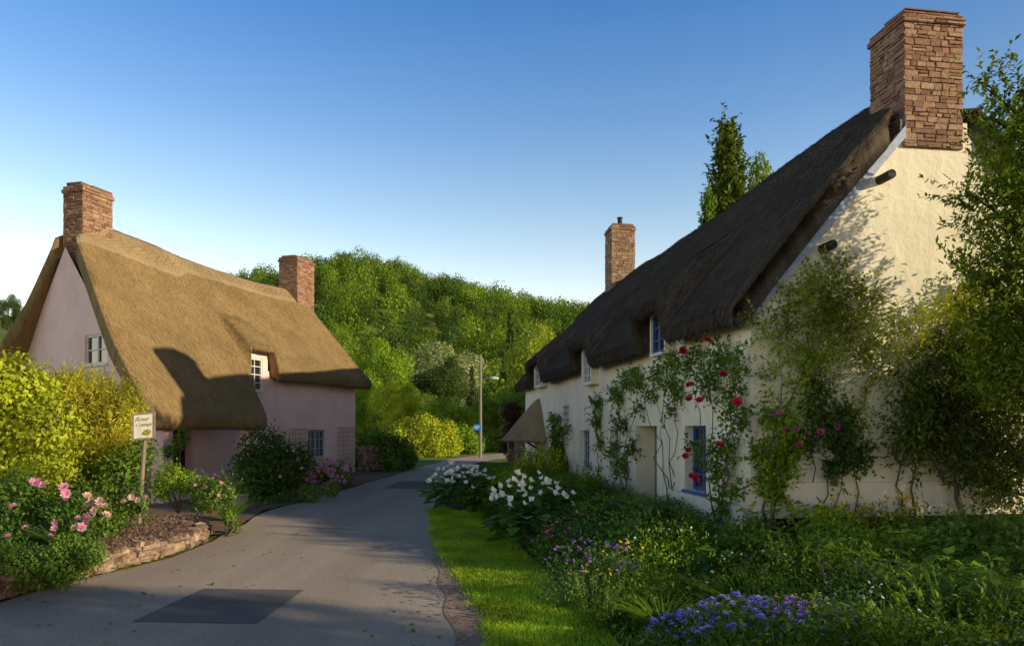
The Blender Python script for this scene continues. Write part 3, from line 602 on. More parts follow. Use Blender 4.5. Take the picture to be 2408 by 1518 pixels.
lf=join([cloud(bl,8500,.09,.42,(1,.45,1),shell=.9,droop=.6),spraycloud(bl,560,.55,14,.09,.4,(1,.45,1))])
plant('wall_shrub',loc,'large dark evergreen shrub with bare trunk spreading over the cream gable','shrub',lf,'wallg',[(wig(loc,ptg(2240,1100,.3)),.07),(wig(ptg(2255,1140,.3),ptg(2120,1000,.3)),.04),(wig(ptg(2250,1120,.3),ptg(2330,950,.3)),.04),(wig(ptg(2240,1100,.3),ptg(2250,850,.3)),.045),(wig(ptg(2120,1200,.2),ptg(2110,1000,.2)),.02)])
bl=bl_([(1950,665,65),(1890,720,60),(2000,740,60),(1850,800,42),(1900,850,40),(2050,700,30),(1960,800,42),(1800,770,35)],ptg,.2)
b=ptg(1800,1235,.15); loc=(b[0],b[1],0)
plant('climbing_vine',loc,'light green vine over the upper left of the sunlit gable','climbing plant',join([spraycloud(bl,360,.42,12,.065,.55,(1,.4,1),.5),cloud(bl,900,.07,.6,(1,.4,1),shell=.9)]),'vine',[(wig(loc,ptg(1880,900,.12)),.02),(wig(ptg(1880,900,.12),ptg(1950,660,.12)),.015),(wig(loc,ptg(1830,780,.12),9),.015),(wig(ptg(1880,900,.12),ptg(2040,700,.12)),.012)])
bl=bl_([(1930,880,38),(2030,980,36),(1870,930,28),(2060,860,36),(2100,800,32),(1820,900,22)],ptg,.22); b=ptg(2020,1215,.15); loc=(b[0],b[1],0)
plant('climbing_vine',loc,'yellow green vine sprays trailing across the middle of the gable','climbing plant',spraycloud(bl,190,.42,12,.065,.5,(1,.4,1),.6),'vine',[(wig(loc,ptg(2010,980,.12)),.015),(wig(ptg(2010,980,.12),ptg(1900,890,.12)),.012),(wig(ptg(2010,980,.12),ptg(2080,840,.12)),.012)])
bl=bl_([(2080,770,30),(2150,800,35),(2210,760,40),(2280,740,50),(2340,700,60)],ptg,.3); b=ptg(2150,1210,.2)
plant('wall_shrub',(b[0],b[1],0),'shrub top coloured yellow green as if sunlit, between vine and tree on the gable','shrub',spraycloud(bl,240,.42,12,.075,.45,(1,.4,1),.4),'yellow',[(wig((b[0],b[1],0),ptg(2140,900,.2)),.025),(wig(ptg(2140,900,.2),ptg(2260,720,.25)),.02)])  # sunlight on the shrub top is put into its yellow leaf colour
loc=(7.3,9.7,0)
bl=[(*P3(px,py,9.6),r/F*9.6) for px,py,r in ((2400,230,60),(2370,330,60),(2350,420,55),(2330,500,70),(2400,620,110),(2290,640,50),(2470,400,130),(2350,740,80),(2440,800,140),(2500,560,170),(2500,300,120),(2330,860,60),(2310,200,22),(2330,270,35),(2270,450,26),(2390,900,90))]
v,f=join([spraycloud(bl,1400,.45,16,.085,.42,up=.7,grav=.1),cloud(bl,6000,.08,.45,shell=1.,droop=.4)])
rt=empty('garden_tree',loc,'leafy garden tree reaching in from the right edge beside the gable','tree')
mesh_np('crown',v-np.array(loc),f,M['L_tree'],rt); mb=MB(); mb.tube([loc,(7.35,9.7,2),(7.3,9.65,4),(7.1,9.6,6.2)],[.16,.13,.08,.02],8)
for q in bl: mb.tube([(7.33,9.7,max(.8,q[2]-1.2)),((7.33+q[0])/2,9.65,q[2]-.4),q[:3]],[.04,.025,.008],5)
mb.build('trunk',M['bark'],rt,loc)
def climber(basepx,fn,off,blobs_,label,mat,nsp,lfs,tips,bl_px,bk='red',cat='climbing plant',name='climbing_rose',br=.07):
    b=fn(*basepx,off); loc=(b[0],b[1],0); bb=bl_(blobs_,fn,off)
    st=[(wig(loc,fn(*t,off*.7),9,.05),.014) for t in tips]
    nsp=int(nsp*1.6)
    r=plant(name,loc,label,cat,join([spraycloud(bb,nsp,.28,8,lfs,.6,(.7,.7,1),.5),cloud(bb,nsp*4,lfs,.6,(.7,.7,1),shell=.9)]),mat,st)
    blooms(r,[fn(x,y,off*1.9) for x,y in bl_px],bk,br); return r
climber((1690,1262),ptf,-.2,[(1625,850,36),(1690,840,42),(1660,900,38),(1720,940,42),(1740,1000,34),(1700,1050,40),(1690,1110,38),(1735,1150,32),(1640,1060,22),(1700,1190,30),(1735,860,32),(1590,860,24)],'red climbing rose covering the near corner of the cream cottage','mid',190,.075,[(1610,830),(1660,800),(1720,930),(1740,1000),(1640,1060),(1735,850)],[(1605,825),(1660,799),(1622,905),(1646,941),(1620,938),(1733,945),(1693,1046),(1612,1072),(1628,1118),(1636,1125),(1618,1058),(1700,880)],br=.08)
climber((1800,1235),ptg,.15,[(1810,980,32),(1850,1010,38),(1790,1070,36),(1840,1090,40),(1870,1050,32),(1800,1140,32),(1830,1160,28)],'rose with bright green leaves and magenta blooms low on the gable corner','bright',140,.075,[(1815,970),(1870,1010),(1880,1050)],[(1816,978),(1850,1011),(1880,1046),(1874,1010),(1832,970)],'mag',br=.065)
climber((1930,1225),ptg,.15,[(1920,950,40),(1950,1010,44),(1900,1040,32),(1990,1060,42),(1960,1100,34),(1990,980,34),(1920,900,28),(2030,1080,30)],'dark leaved rose with two magenta blooms middle of the gable','rose',160,.075,[(1900,940),(1970,990),(2000,1060)],[(1968,995),(1966,1004),(1930,1016),(1896,1020)],'mag',br=.065)
climber((1580,1200),ptf,-.12,[(1570,900,24),(1540,880,24),(1590,920,24),(1570,850,20),(1500,900,22),(1530,930,18),(1575,960,16)],'thin bare stemmed climber beside the recessed doorway','mid',90,.07,[(1560,860),(1590,900),(1510,890),(1545,950)],[],name='wall_climber')
climber((1465,1150),ptf,-.15,[(1450,930,24),(1470,900,20),(1460,1000,22),(1480,1050,22),(1460,1100,24),(1440,1060,20),(1500,960,15),(1490,870,15)],'leafy climber left of the recessed doorway','mid',120,.08,[(1450,900),(1500,880),(1480,1000)],[],name='wall_climber')
climber((1410,1150),ptf,-.12,[(1405,950,14),(1402,990,14),(1410,1040,10)],'narrow climber between the two left windows','mid',50,.08,[(1402,940)],[],name='wall_climber')
climber((1305,1120),ptf,-.2,[(1305,990,18),(1310,1030,22),(1312,1070,24),(1320,1100,18),(1330,1010,10)],'bushy climber right of the thatched porch','mid',130,.1,[(1305,990),(1320,1000)],[],name='wall_climber')
# ------------------------------------------------------------ garden plant kinds
def kproto(kind):
    if kind=='mound': return cloud([(0,0,.2,.32),(.15,.1,.25,.22),(-.15,-.05,.22,.24)],1800,.045,.6,shell=.5),'mid'
    if kind=='fine': return cloud([(0,0,.15,.34),(.2,0,.18,.2),(-.2,.1,.16,.2)],2800,.03,.35,shell=.6),'bluegreen'
    if kind=='broad':
        n=90; a=rng.random(n)*6.28; r=rng.random(n)**.6*.3; P=np.stack([np.cos(a)*r,np.sin(a)*r,.15+.3*rng.random(n)],1); D=unit(np.stack([np.cos(a),np.sin(a),.2-.5*rng.random(n)],1)); return kites(P,D,unit(np.array([0,0,1.])+rdir(n)*.3),.2,.17,.12),'lily'
    if kind=='blades':
        n=190; a=rng.random(n)*6.28; P=np.stack([np.cos(a)*.1*rng.random(n),np.sin(a)*.1*rng.random(n),np.zeros(n)],1); D=unit(np.stack([np.cos(a)*.45,np.sin(a)*.45,np.ones(n)],1)); return blades(P,D,.4+.3*rng.random(n),.022,.8,4),'bright'
    if kind=='spires':
        n=34; a=rng.random(n)*6.28; r=.26*rng.random(n)**.5; P=np.stack([np.cos(a)*r,np.sin(a)*r,np.zeros(n)],1); D=unit(np.stack([np.cos(a)*.3,np.sin(a)*.3,np.ones(n)],1)+rdir(n)*.12); return join([sprays(P,D,.35+.35*rng.random(n),26,.06,.4,.15),blades(P,D,.6,.01,.1,3)]),'mid'
    if kind=='vineleaf':
        n=300; P=np.stack([rng.normal(size=n)*.25,rng.normal(size=n)*.25,.1+.3*rng.random(n)],1); D=unit(rdir(n)*[1,1,.35]-[0,0,.1]); N=unit(np.array([0,-.3,1.])+rdir(n)*.5); a=kites(P,D,N,.085,.07,.1); S=unit(np.cross(D,N)); b=kites(P,unit(D+S*1.1),N,.07,.048,.1); c=kites(P,unit(D-S*1.1),N,.07,.048,.1); return join([a,b,c]),'bright'
    if kind=='lily':
        n=190; a=rng.random(n)*6.28; r=rng.random(n)*.36; P=np.stack([np.cos(a)*r,np.sin(a)*r,.06+.36*rng.random(n)*(1-r)],1); D=unit(np.stack([np.cos(a),np.sin(a),.5-.9*rng.random(n)],1)); return kites(P,D,unit(np.array([0,0,1.])+rdir(n)*.3),.15,.08,.15),'lily'
KD={}
def gp(kind,px,py,size,label,cat='plant',mat=None,fl=None,fn=0,fr=.03,name=None,group=None,pos=None,z=0.012,hz=1.):
    if kind not in KD:
        (v,f),dm=kproto(kind); o=mesh_np('foliage',v,f,M['L_'+dm]); KD[kind]=(o.data,dm); bpy.data.objects.remove(o)
    me,dm=KD[kind]; x,y=pos if pos else gnd(px,py)
    r=empty(name or {'mound':'leafy_plant','fine':'fine_leaved_plant','broad':'broad_leaved_plant','blades':'strap_leaved_plant','spires':'upright_plant','vineleaf':'lobed_leaved_plant','lily':'white_lily'}[kind],(x,y,z),label,cat,group)
    r.rotation_euler=(0,0,random.random()*6.28); r.scale=(size,size,size*hz)
    o=bpy.data.objects.new('foliage',me); link(o,r)
    if mat: o.material_slots[0].link='OBJECT'; o.material_slots[0].material=M['L_'+mat]
    hgt={'mound':.48,'fine':.42,'broad':.45,'blades':.6,'spires':.62,'vineleaf':.4,'lily':.45}[kind]
    for i in range(fn):
        a=random.random()*6.28; q=random.random()**.5*.36; b=bpy.data.objects.new('bloom',bloomdata(fl,fr)); link(b,r); s=1/size
        zz=hgt*(1.05-q*q*4*.7)+random.uniform(-.05,.06)
        b.location=(math.cos(a)*q,math.sin(a)*q,zz); b.scale=(s*random.uniform(.8,1.2),)*3; b.rotation_euler=(random.uniform(-.9,.9),random.uniform(-.9,.9),0)
    return r
gp('lily',1085,1200,1.9,'white lily clump at the far tip of the grass verge',cat='lily',fl='lily',fn=50,fr=.1,hz=.95)
gp('lily',1250,1275,1.75,'white lily clump in front of the cottage beside the verge',cat='lily',fl='lily',fn=50,fr=.08,hz=1.1)
gp('lily',1150,1200,1.5,'lily leaves between the two white flowering clumps',cat='lily',mat='bright')
gp('broad',1230,1300,1.2,'low broad leaves below the nearer white lilies')
gp('mound',1270,1130,2.2,'yellow green mound left of the leafy climbers',mat='yellow')
gp('spires',1350,1190,1.6,'tall green plant under the far lower window')
gp('fine',1390,1180,1.6,'grey green feathery plant below the narrow climber')
gp('blades',1470,1235,1.35,'arching grassy clump before the recessed doorway')
gp('blades',1530,1225,1.2,'second arching clump right below the doorway')
gp('mound',1580,1290,1.2,'rounded green plant at the foot of the front wall',mat='mid')
gp('broad',1500,1290,1.4,'broad leaves before the grassy clump')
gp('vineleaf',1910,1270,1.4,'pale lobed leaves growing at the foot of the gable',mat='yellow')
gp('fine',1350,1320,1.3,'low cushion of fine leaves with pink flowers',mat='bluegreen',fl='mag',fn=16,fr=.02)
gp('mound',1310,1330,.9,'pink flowering plant beside the cushion on the verge edge',mat='rose',fl='mag',fn=16,fr=.026)
gp('fine',1390,1420,1.3,'purple flowering mound at the verge edge',mat='bluegreen',fl='purple',fn=40,fr=.022)
gp('spires',1470,1400,.8,'yellow flowered stems behind the purple mound',fl='yellow',fn=14,fr=.018)
gp('spires',1400,1470,.75,'yellow flowered leafy plant in front of the purple mound',mat='mid',fl='yellow',fn=10,fr=.016)
gp('blades',1560,1500,.75,'small strap leaved clump at the bottom near the verge')
gp('mound',1480,1340,1.2,'dark leafy plant behind the yellow stems',mat='lily')
gp('fine',0,0,1.3,'blue flowering cushion at the bottom of the garden',mat='bluegreen',fl='blue',fn=99,fr=.03,pos=(1.7,5.3),hz=.7)
gp('fine',0,0,1.25,'violet flowering cushion right of the blue one at the bottom',mat='bluegreen',fl='purple',fn=99,fr=.029,pos=(2.18,5.35),hz=.68)
gp('fine',0,0,1.0,'smaller blue flowering cushion left of the bottom middle',mat='bluegreen',fl='blue',fn=90,fr=.027,pos=(1.35,5.4),hz=.62)
gp('spires',2100,1290,1.15,'yellow flowering plant before the dark shrub',mat='olive',fl='yellow',fn=46,fr=.03)
gp('spires',2200,1300,1.1,'green and yellow leafy plant near the gable trunk',mat='bright',fl='yellow',fn=14,fr=.025)
gp('spires',1990,1270,1.0,'yellow speckled plant right of the lobed leaves',mat='olive',fl='yellow',fn=24,fr=.025)
gp('vineleaf',0,0,1.3,'large lobed leaves near the right bottom corner',mat='mid',pos=(3.7,6.1))
gp('vineleaf',0,0,1.3,'bright lobed leaves right of the middle foreground',mat='bright',pos=(3.35,7.2))
gp('vineleaf',0,0,1.4,'lobed leaves against the right frame edge',mat='mid',pos=(4.6,7.0))
gp('spires',0,0,1.15,'upright stems in the right bottom corner',mat='mid',pos=(3.35,5.35))
gp('fine',0,0,1.0,'fine feathery leaves between cushions and corner',mat='mid',pos=(2.75,5.5),fl='white',fn=8,fr=.016)
gp('fine',0,0,1.2,'small grey green cushion beside the feathery corner plant',mat='bluegreen',pos=(2.9,6.0),fl='purple',fn=10,fr=.016)
gp('blades',0,0,.95,'grassy tuft in the middle of the near garden',mat='bright',pos=(2.05,6.3))
gp('blades',0,0,1.1,'tall grassy tuft towards the right of the near garden',mat='bright',pos=(3.9,7.9))
gp('blades',0,0,.9,'thin grassy tuft near the right bottom corner',mat='mid',pos=(4.1,6.4))
gp('spires',0,0,1.2,'leafy upright stems left of the right hand lobed leaves',mat='mid',pos=(2.85,7.0))
gp('broad',0,0,1.15,'large rounded leaves in the middle of the near garden',mat='lily',pos=(2.3,7.2))
gp('mound',0,0,1.4,'wide green mound in the middle of the garden',mat='mid',pos=(2.6,7.8))
gp('mound',0,0,1.3,'bushy green plant at mid right of the garden',mat='bright',pos=(3.9,8.8))
gp('mound',0,0,1.1,'dense plant left of the bushy mid right plant',mat='mid',pos=(3.1,9.2))
gp('mound',0,0,1.0,'leafy plant beside the black plinth corner',mat='mid',pos=(2.3,9.5))
gp('fine',0,0,1.5,'feathery plant in the centre of the near garden',mat='bright',pos=(1.7,7.6),fl='white',fn=12,fr=.018)
gp('fine',0,0,1.3,'soft feathery plant behind the bottom cushions',mat='mid',pos=(2.3,6.6),fl='white',fn=10,fr=.018)
gp('fine',0,0,1.3,'feathery plant between the centre and the right edge',mat='mid',pos=(3.1,6.5),fl='purple',fn=12,fr=.016)
gp('mound',0,0,1.4,'green plant behind the first purple mound',mat='mid',pos=(1.5,8.6),fl='purple',fn=14,fr=.02)
gp('vineleaf',0,0,1.2,'lobed plant at the far right below the dark shrub',mat='mid',pos=(5.6,9.2))
gp('spires',0,0,1.3,'tall stems at the far right beside the tree',mat='mid',pos=(6.4,9.0))
gp('mound',0,0,1.6,'big rounded plant at the right edge',mat='mid',pos=(5.2,8.0))
gp('vineleaf',0,0,1.1,'small yellow green lobed leaves in sun at right',mat='yellow',pos=(5.0,8.9))
gp('mound',1200,1180,1.6,'green mound behind the white lilies',mat='bright'); gp('mound',1320,1240,1.5,'leafy mound right of the nearer lilies',mat='lily')
gp('mound',1420,1290,1.4,'leafy plant below the grassy clump',mat='mid'); gp('fine',1440,1300,1.2,'soft grey mound near the garden path',mat='bluegreen')
# ground cover
n=150000; y=3.6+24*rng.random(n)**2.1; a=np.array([vR(min(t,14.2))+.1 if t<14.2 else RXf(t)+.7 for t in y]); b=np.where(y<10.7,7.2,np.interp(y,[10.7,11.,12,30],[8.,3.4,3.2,.8])); b=np.minimum(b,.75*y+1)
x=a+(b-a)*rng.random(n)
hgt=np.array([.12+.32*max(0,noise.noise(Vector((p*1.1,q*1.1,0)))+.35)+.14*abs(noise.noise(Vector((p*4,q*4,3)))) for p,q in zip(x,y)])*np.clip((x-a)/.5,.2,1)*np.interp(y,[7.5,10,12,13],[1,.65,.7,1])
z=.02+hgt*rng.random(n)**.4; D=unit(rdir(n)*[1,1,.5]+[0,0,.25]); LL=(.03+.05*rng.random(n)**2)
v,f=kites(np.stack([x,y,z],1),D,unit(rdir(n)*.5+[0,0,1.]),LL,LL*.5)
tag(mesh_np('ground_cover',v,f,M['L_mid']),'low mixed green planting filling the cottage garden','ground cover',kind='stuff')
m=32000; i=rng.integers(0,n,m); P=np.stack([x[i]+rng.normal(size=m)*.03,y[i],np.zeros(m)],1); D=unit(rng.normal(size=(m,3))*[.25,.25,0]+[0,0,1.])
v,f=blades(P,D,hgt[i]*1.2+.12*rng.random(m),.008,.5,2); tag(mesh_np('long_grass',v,f,M['L_bright']),'long grass blades growing among the garden plants','grass',kind='stuff')
for nm,mt,cnt,lb in (('small_white_flowers','P_white',260,'tiny white flowers dotted through the cottage garden'),('small_yellow_flowers','P_yellow',220,'tiny yellow flowers dotted through the cottage garden'),('small_mauve_flowers','P_purple',260,'tiny mauve flowers dotted through the cottage garden')):
    i=rng.integers(0,n,cnt); i=i[y[i]<12]; ps=[]
    for q in i:
        k=5; aa=np.arange(k)*1.2566; D=unit(np.stack([np.cos(aa),np.sin(aa),np.full(k,.5)],1)); ps.append(kites(np.tile([x[q],y[q],hgt[q]+.05],(k,1)),D,np.tile([0,0,1.],(k,1)),.018,.017,0))
    v,f=join(ps); tag(mesh_np(nm,v,f,M[mt]),lb,'flowers',kind='stuff')
# ------------------------------------------------------------ LEFT GARDEN
def stonewall(name,path,h0,h1,w,label,mat='stone_rough',z0=0,course=.085):
    o=(path[0][0],path[0][1],0); mb=MB()
    for i in range(len(path)-1):
        a=np.array(path[i]);b=np.array(path[i+1]); L=np.linalg.norm(b-a); d=(b-a)/L; nrm=np.array([-d[1],d[0]])
        fr=lambda s,t,z,a=a,d=d,nrm=nrm:(a[0]+d[0]*s+nrm[0]*t,a[1]+d[1]*s+nrm[1]*t,z)
        hh_=h0+(h1-h0)*i/(len(path)-1)+random.uniform(-.03,.03); masonry(mb,fr,0,L,.03,w,z0,z0+hh_-.04,course,(.07,.2),.06,.025,.02)
        s=0
        while s<L-.03:
            l=min(random.uniform(.06,.18),L-s); g=lambda p,q,t:fr(p,q,z0+hh_-.03+t); mb.stone(g,s+.01,s+l-.01,-.01+random.uniform(0,.05),w-random.uniform(0,.05),random.uniform(.01,.06),.02,.02); s+=l
    r=mb.build(name,[M[mat],M['mortar']],None,o); r.location=o; tag(r,label,'wall'); return r
def smoothp(p,k=3):
    out=[]
    for i in range(len(p)-1):
        p0=np.array(p[max(i-1,0)]);p1=np.array(p[i]);p2=np.array(p[i+1]);p3=np.array(p[min(i+2,len(p)-1)])
        for q in range(k):
            t=q/k; out.append(tuple(.5*((2*p1)+(-p0+p2)*t+(2*p0-5*p1+4*p2-p3)*t*t+(-p0+3*p1-3*p2+p3)*t**3)))
    return out+[p[-1]]
wp=smoothp([(-5.1,6.2),(-5.02,7.2),(-4.84,8.1),(-4.7,8.9),(-4.5,9.7),(-4.52,10.6),(-4.75,11.4)],2)
wp=[(x_+random.uniform(-.04,.04),y_) for x_,y_ in wp]
stonewall('stone_wall',wp,.24,.24,.18,'low rough stone retaining wall curving beside the lane')
stonewall('stone_wall',[(-4.75,11.42),(-5.3,11.9),(-6.2,12.2)],.22,.2,.2,'short return of rough stones closing the raised bed')
stonewall('stone_wall',[(-5.1,17.2),(-4.85,19.5),(-4.7,21.6)],.2,.2,.2,'low stone edging under the flowers by the pink cottage')
stonewall('stone_wall',[(-5.5,27.4),(-5.1,28.6),(-4.4,30)],.95,.7,.35,'rough stone garden wall just past the pink cottage')
rows=[]; nb=len(wp)
for k,(dx,z_) in enumerate(((.08,.19),(.3,.24),(.7,.27),(1.3,.27),(9,.28))): rows.append([(x_-dx,y_+random.uniform(-.02,.02),z_+random.uniform(-.015,.015)) for x_,y_ in wp])
V=[p for r in rows for p in r]; struct(mesh_np('raised_soil_bed',V,[(k*nb+i,k*nb+i+1,(k+1)*nb+i+1,(k+1)*nb+i) for k in range(4) for i in range(nb-1)],M['soilred'],smooth=True))
strip('cottage_border_soil',[(LXf(t)-.05,t) for t in np.linspace(11.4,27,20)],[(-12,t) for t in np.linspace(11.4,27,20)],.012,M['soilred'])
n=2600; y=8.3+3.2*rng.random(n); d_=1.5*rng.random(n)**1.3+.1; x=np.array([np.interp(t,[p[1] for p in wp],[p[0] for p in wp]) for t in y])-d_
v,f=kites(np.stack([x,y,np.interp(d_,[.08,.3,.7,1.3],[.19,.24,.27,.27])+.03*rng.random(n)],1),rdir(n),rdir(n),.035,.025,.2); tag(mesh_np('bed_litter',v,f,M['soilred']),'crumbled soil and litter over the raised bed','soil',kind='stuff')
def shrub(name,blobs_,Yd,label,mat,n,L,asp=.5,cat='shrub',spr=0,sq=(1,.8,1),up=.5,stems=3,zb=.23,fl=None,fpts=(),br=.05):
    bb=[(*P3(px,py,Yd+random.uniform(-.3,.3)),r/F*Yd) for px,py,r in blobs_]; cx=np.mean([q[0] for q in bb]); loc=(float(cx),Yd,zb)
    parts=[cloud(bb,n,L,asp,sq,shell=.5,zmin=zb,flat=.3)]
    if spr: parts.append(spraycloud(bb,spr,.35,14,L,asp*.8,sq,.1,up))
    st=[(wig(loc,(q[0],q[1],q[2]),5,.05),.025) for q in bb[:stems+2]]
    r=plant(name,loc,label,cat,join(parts),mat,st)
    if fl: blooms(r,[P3(a_,b_,Yd-random.uniform(.3,.6)*1.0) for a_,b_ in fpts],fl,br)
    return r
shrub('shrub',[(40,920,85),(110,1000,75),(20,1020,100),(60,1100,90),(-60,950,110),(120,1090,60),(0,900,60),(90,930,50)],12.2,'bright yellow green shrub sunlit at the left edge','yellow',12000,.085,.6,spr=260)
shrub('feathery_shrub',[(200,940,75),(270,965,75),(220,1040,95),(310,1010,45),(170,1090,70),(260,1080,70),(150,930,50)],13.3,'tall feathery golden shrub behind the sign','gold',14000,.09,.22,spr=1500,up=1.8)
shrub('shrub',[(200,1150,70),(290,1110,60),(120,1160,70),(330,1060,40),(270,1180,50)],12.6,'dark shrub in shade under the feathery golden shrub','mid',4500,.08,.5)
shrub('rose_bush',[(40,1190,80),(110,1240,70),(20,1280,70),(150,1200,45),(80,1300,55),(190,1250,45),(140,1280,45)],9.0,'pink rose bush leaning over the stone wall at far left','rose',5500,.06,.6,cat='rose bush',spr=150,fl='pink',fpts=[(78,1130),(100,1140),(155,1160),(150,1145),(185,1218),(190,1240),(128,1252),(120,1262),(140,1255),(200,1230),(85,1135),(205,1215),(175,1240),(132,1228),(158,1172),(128,1242),(30,1190),(60,1240),(20,1260)],br=.06)
shrub('rose_bush',[(230,1210,40),(200,1190,30),(260,1230,28)],9.5,'blush pink rose bush right of the magenta one','mid',1700,.06,.6,cat='rose bush',spr=60,fl='blush',fpts=[(205,1165),(215,1180),(235,1178),(222,1200),(245,1190),(250,1210),(228,1192),(240,1215),(200,1195),(215,1210)],br=.06)
shrub('rose_bush',[(310,1190,25),(330,1180,20)],10.0,'small rose with three pale blooms by the sign foot','mid',500,.05,.6,cat='rose bush',spr=30,fl='blush',fpts=[(310,1168),(325,1175),(342,1170),(292,1178)],br=.05)
shrub('shrub',[(-10,1340,70),(40,1345,65),(90,1340,58),(150,1325,50),(190,1312,40),(120,1360,38),(222,1300,28),(60,1390,34),(0,1400,38),(160,1290,40)],7.7,'trailing green plants over the left end of the stone wall','mid',13000,.04,.5,zb=.01,stems=1,spr=60)
shrub('shrub',[(540,1215,16),(552,1240,16),(530,1200,14)],11.2,'trailing fern over the end of the curved stone wall','mid',700,.05,.4,zb=.02,stems=1)
shrub('shrub',[(400,1120,36),(440,1135,30),(380,1150,25)],12.4,'yellow green bush in front of the pink porch','bright',2400,.05,.5,stems=1)
shrub('rose_bush',[(480,1145,30),(500,1165,36),(470,1180,30),(530,1155,26)],12.0,'small pink rose bush before the porch opening','mid',1700,.05,.6,cat='rose bush',spr=40,fl='pink',fpts=[(470,1120),(500,1125),(520,1135),(485,1145),(505,1115),(540,1150),(460,1140),(515,1165)],br=.035)
shrub('shrub',[(620,1060,60),(660,1100,60),(590,1100,45),(640,1140,50),(700,1080,40),(600,1150,40)],17.0,'dark glossy shrub against the pink cottage wall','rose',6500,.085,.6,zb=0.0,fl='pink',fpts=[(690,1060),(700,1080),(640,1050),(600,1040),(660,1120),(710,1100)],br=.05)
shrub('flowering_shrub',[(730,1110,35),(770,1115,35),(805,1110,30),(750,1140,30),(710,1140,30),(790,1140,25)],20.3,'lilac pink flowering shrub along the pink cottage front','mid',4000,.07,.6,zb=0.0,fl='pink',fpts=[(random.uniform(700,825),random.uniform(1082,1132)) for _ in range(80)],br=.065)
shrub('shrub',[(420,1040,18),(400,1060,18),(430,1020,14)],15.5,'thin climber on the porch post of the pink cottage','mid',500,.07,.6,zb=0.3,stems=1)
shrub('shrub',[(680,1170,22),(730,1160,22),(640,1185,22),(780,1150,18),(600,1180,20)],16.2,'low leafy edging plants beside the lane','mid',2600,.06,.6,zb=0.0,stems=1)
gp('blades',540,1225,1.0,'ferny tuft at the end of the raised bed',mat='mid')
gp('blades',0,0,.8,'purple stemmed iris clump on the raised bed edge',mat='bluegreen',pos=(-5.3,8.5),z=.25)
shrub('hedge',[(870,1050,38),(905,1055,40),(940,1065,38),(850,1080,28),(960,1080,22),(900,1090,30),(930,1095,25)],29,'dark clipped hedge right of the pink cottage','mid',8000,.12,.6,cat='hedge',zb=0)
shrub('hedge',[(960,1025,45),(1000,1015,42),(1040,1025,40),(1060,1045,28),(980,1050,36),(1020,1055,30),(945,1045,35)],42,'sunlit yellow hedge at the bend of the lane','yellow',14000,.12,.6,cat='hedge',zb=0)
shrub('hedge',[(1085,1030,32),(1110,1045,28),(1075,1055,25)],46,'green hedge left of the lamp pole foot','bright',4000,.15,.6,cat='hedge',zb=0)
shrub('hedge',[(1150,1045,32),(1180,1040,32),(1130,1055,25),(1210,1050,30)],50,'dark hedge closing the end of the lane','mid',5000,.15,.6,cat='hedge',zb=0)
shrub('copper_shrub',[(1205,970,26),(1212,1010,28),(1205,1050,24),(1215,1080,20)],33,'dark copper leaved shrub left of the thatched porch','copper',3500,.12,.6,zb=0)
def trellis(s0,s1,z0,z1,fr,label,st=.16,mat='wood'):
    o=fr(s0,0,.06); o=(o[0],o[1],z0); mb=MB(); 
    t=s0
    while t<=s1+.01: mb.fbox(fr,t-.01,t+.01,z0,z1,.04,.055); t+=st
    t=z0+.04
    while t<=z1: mb.fbox(fr,s0,s1,t-.01,t+.01,.056,.07); t+=st
    r=mb.build('trellis',M[mat],None,o); r.location=o; tag(r,label,'trellis')
trellis(.1,1.35,.35,1.7,pfront,'wooden lattice trellis right of the lower pink cottage window',mat='palewood')
trellis(3.2,4.25,.8,1.65,pfront,'wooden lattice trellis left of the lower pink cottage window',mat='palewood')
trellis(12.3,13.0,1.1,2.4,rfront,'small brown trellis on the far wall of the cream cottage',.2)
x_,y_=gnd(565,1195); pr=empty('plant_pot',(x_,y_,.012),'pale clay pot standing by the pink cottage border','pot'); mb=MB(); mb.tube([(0,0,0),(0,0,.1),(0,0,.25),(0,0,.26),(0,0,.3)],[.1,.13,.16,.18,.18],14); mb.build('pot',plain('clay',(.5,.4,.3),.8),pr)
v,f=cloud([(0,0,.36,.16)],300,.07,.4); mesh_np('foliage',v,f,M['L_mid'],pr)
# sign
Ys=10.6; bx,bz=gx(340,Ys),gz(1001,Ys); sn=empty('house_sign',(gx(326,Ys),Ys,.23),'weathered white house name sign hanging on a timber post','sign'); ox,oy,oz=sn.location
mb=MB(); mb.tube([(0,0,0),(gx(341,Ys)-ox,0,gz(1028,Ys)-oz)],[.035,.03],6); mb.build('post',M['wood'],sn)
w,h_=.135,.175; th=.25; c,s_=math.cos(th),math.sin(th)
def SB(a,b,o):
    b=b+a*.1; return (bx-ox+a*c+o*s_,a*s_-o*c-.0,bz-oz+b)
mb=MB(); mb.fbox(SB,-w,w,-h_,h_,.03,.055); mb.build('sign_board',M['board'],sn)
mb=MB()
for a0,a1,b0,b1 in ((-w-.02,-w+.005,-h_-.02,h_+.02),(w-.005,w+.02,-h_-.02,h_+.02),(-w+.006,w-.006,h_-.005,h_+.02),(-w+.006,w-.006,-h_-.02,-h_+.005)): mb.fbox(SB,a0,a1,b0,b1,.025,.065)
mb.build('sign_frame',M['wood'],sn)
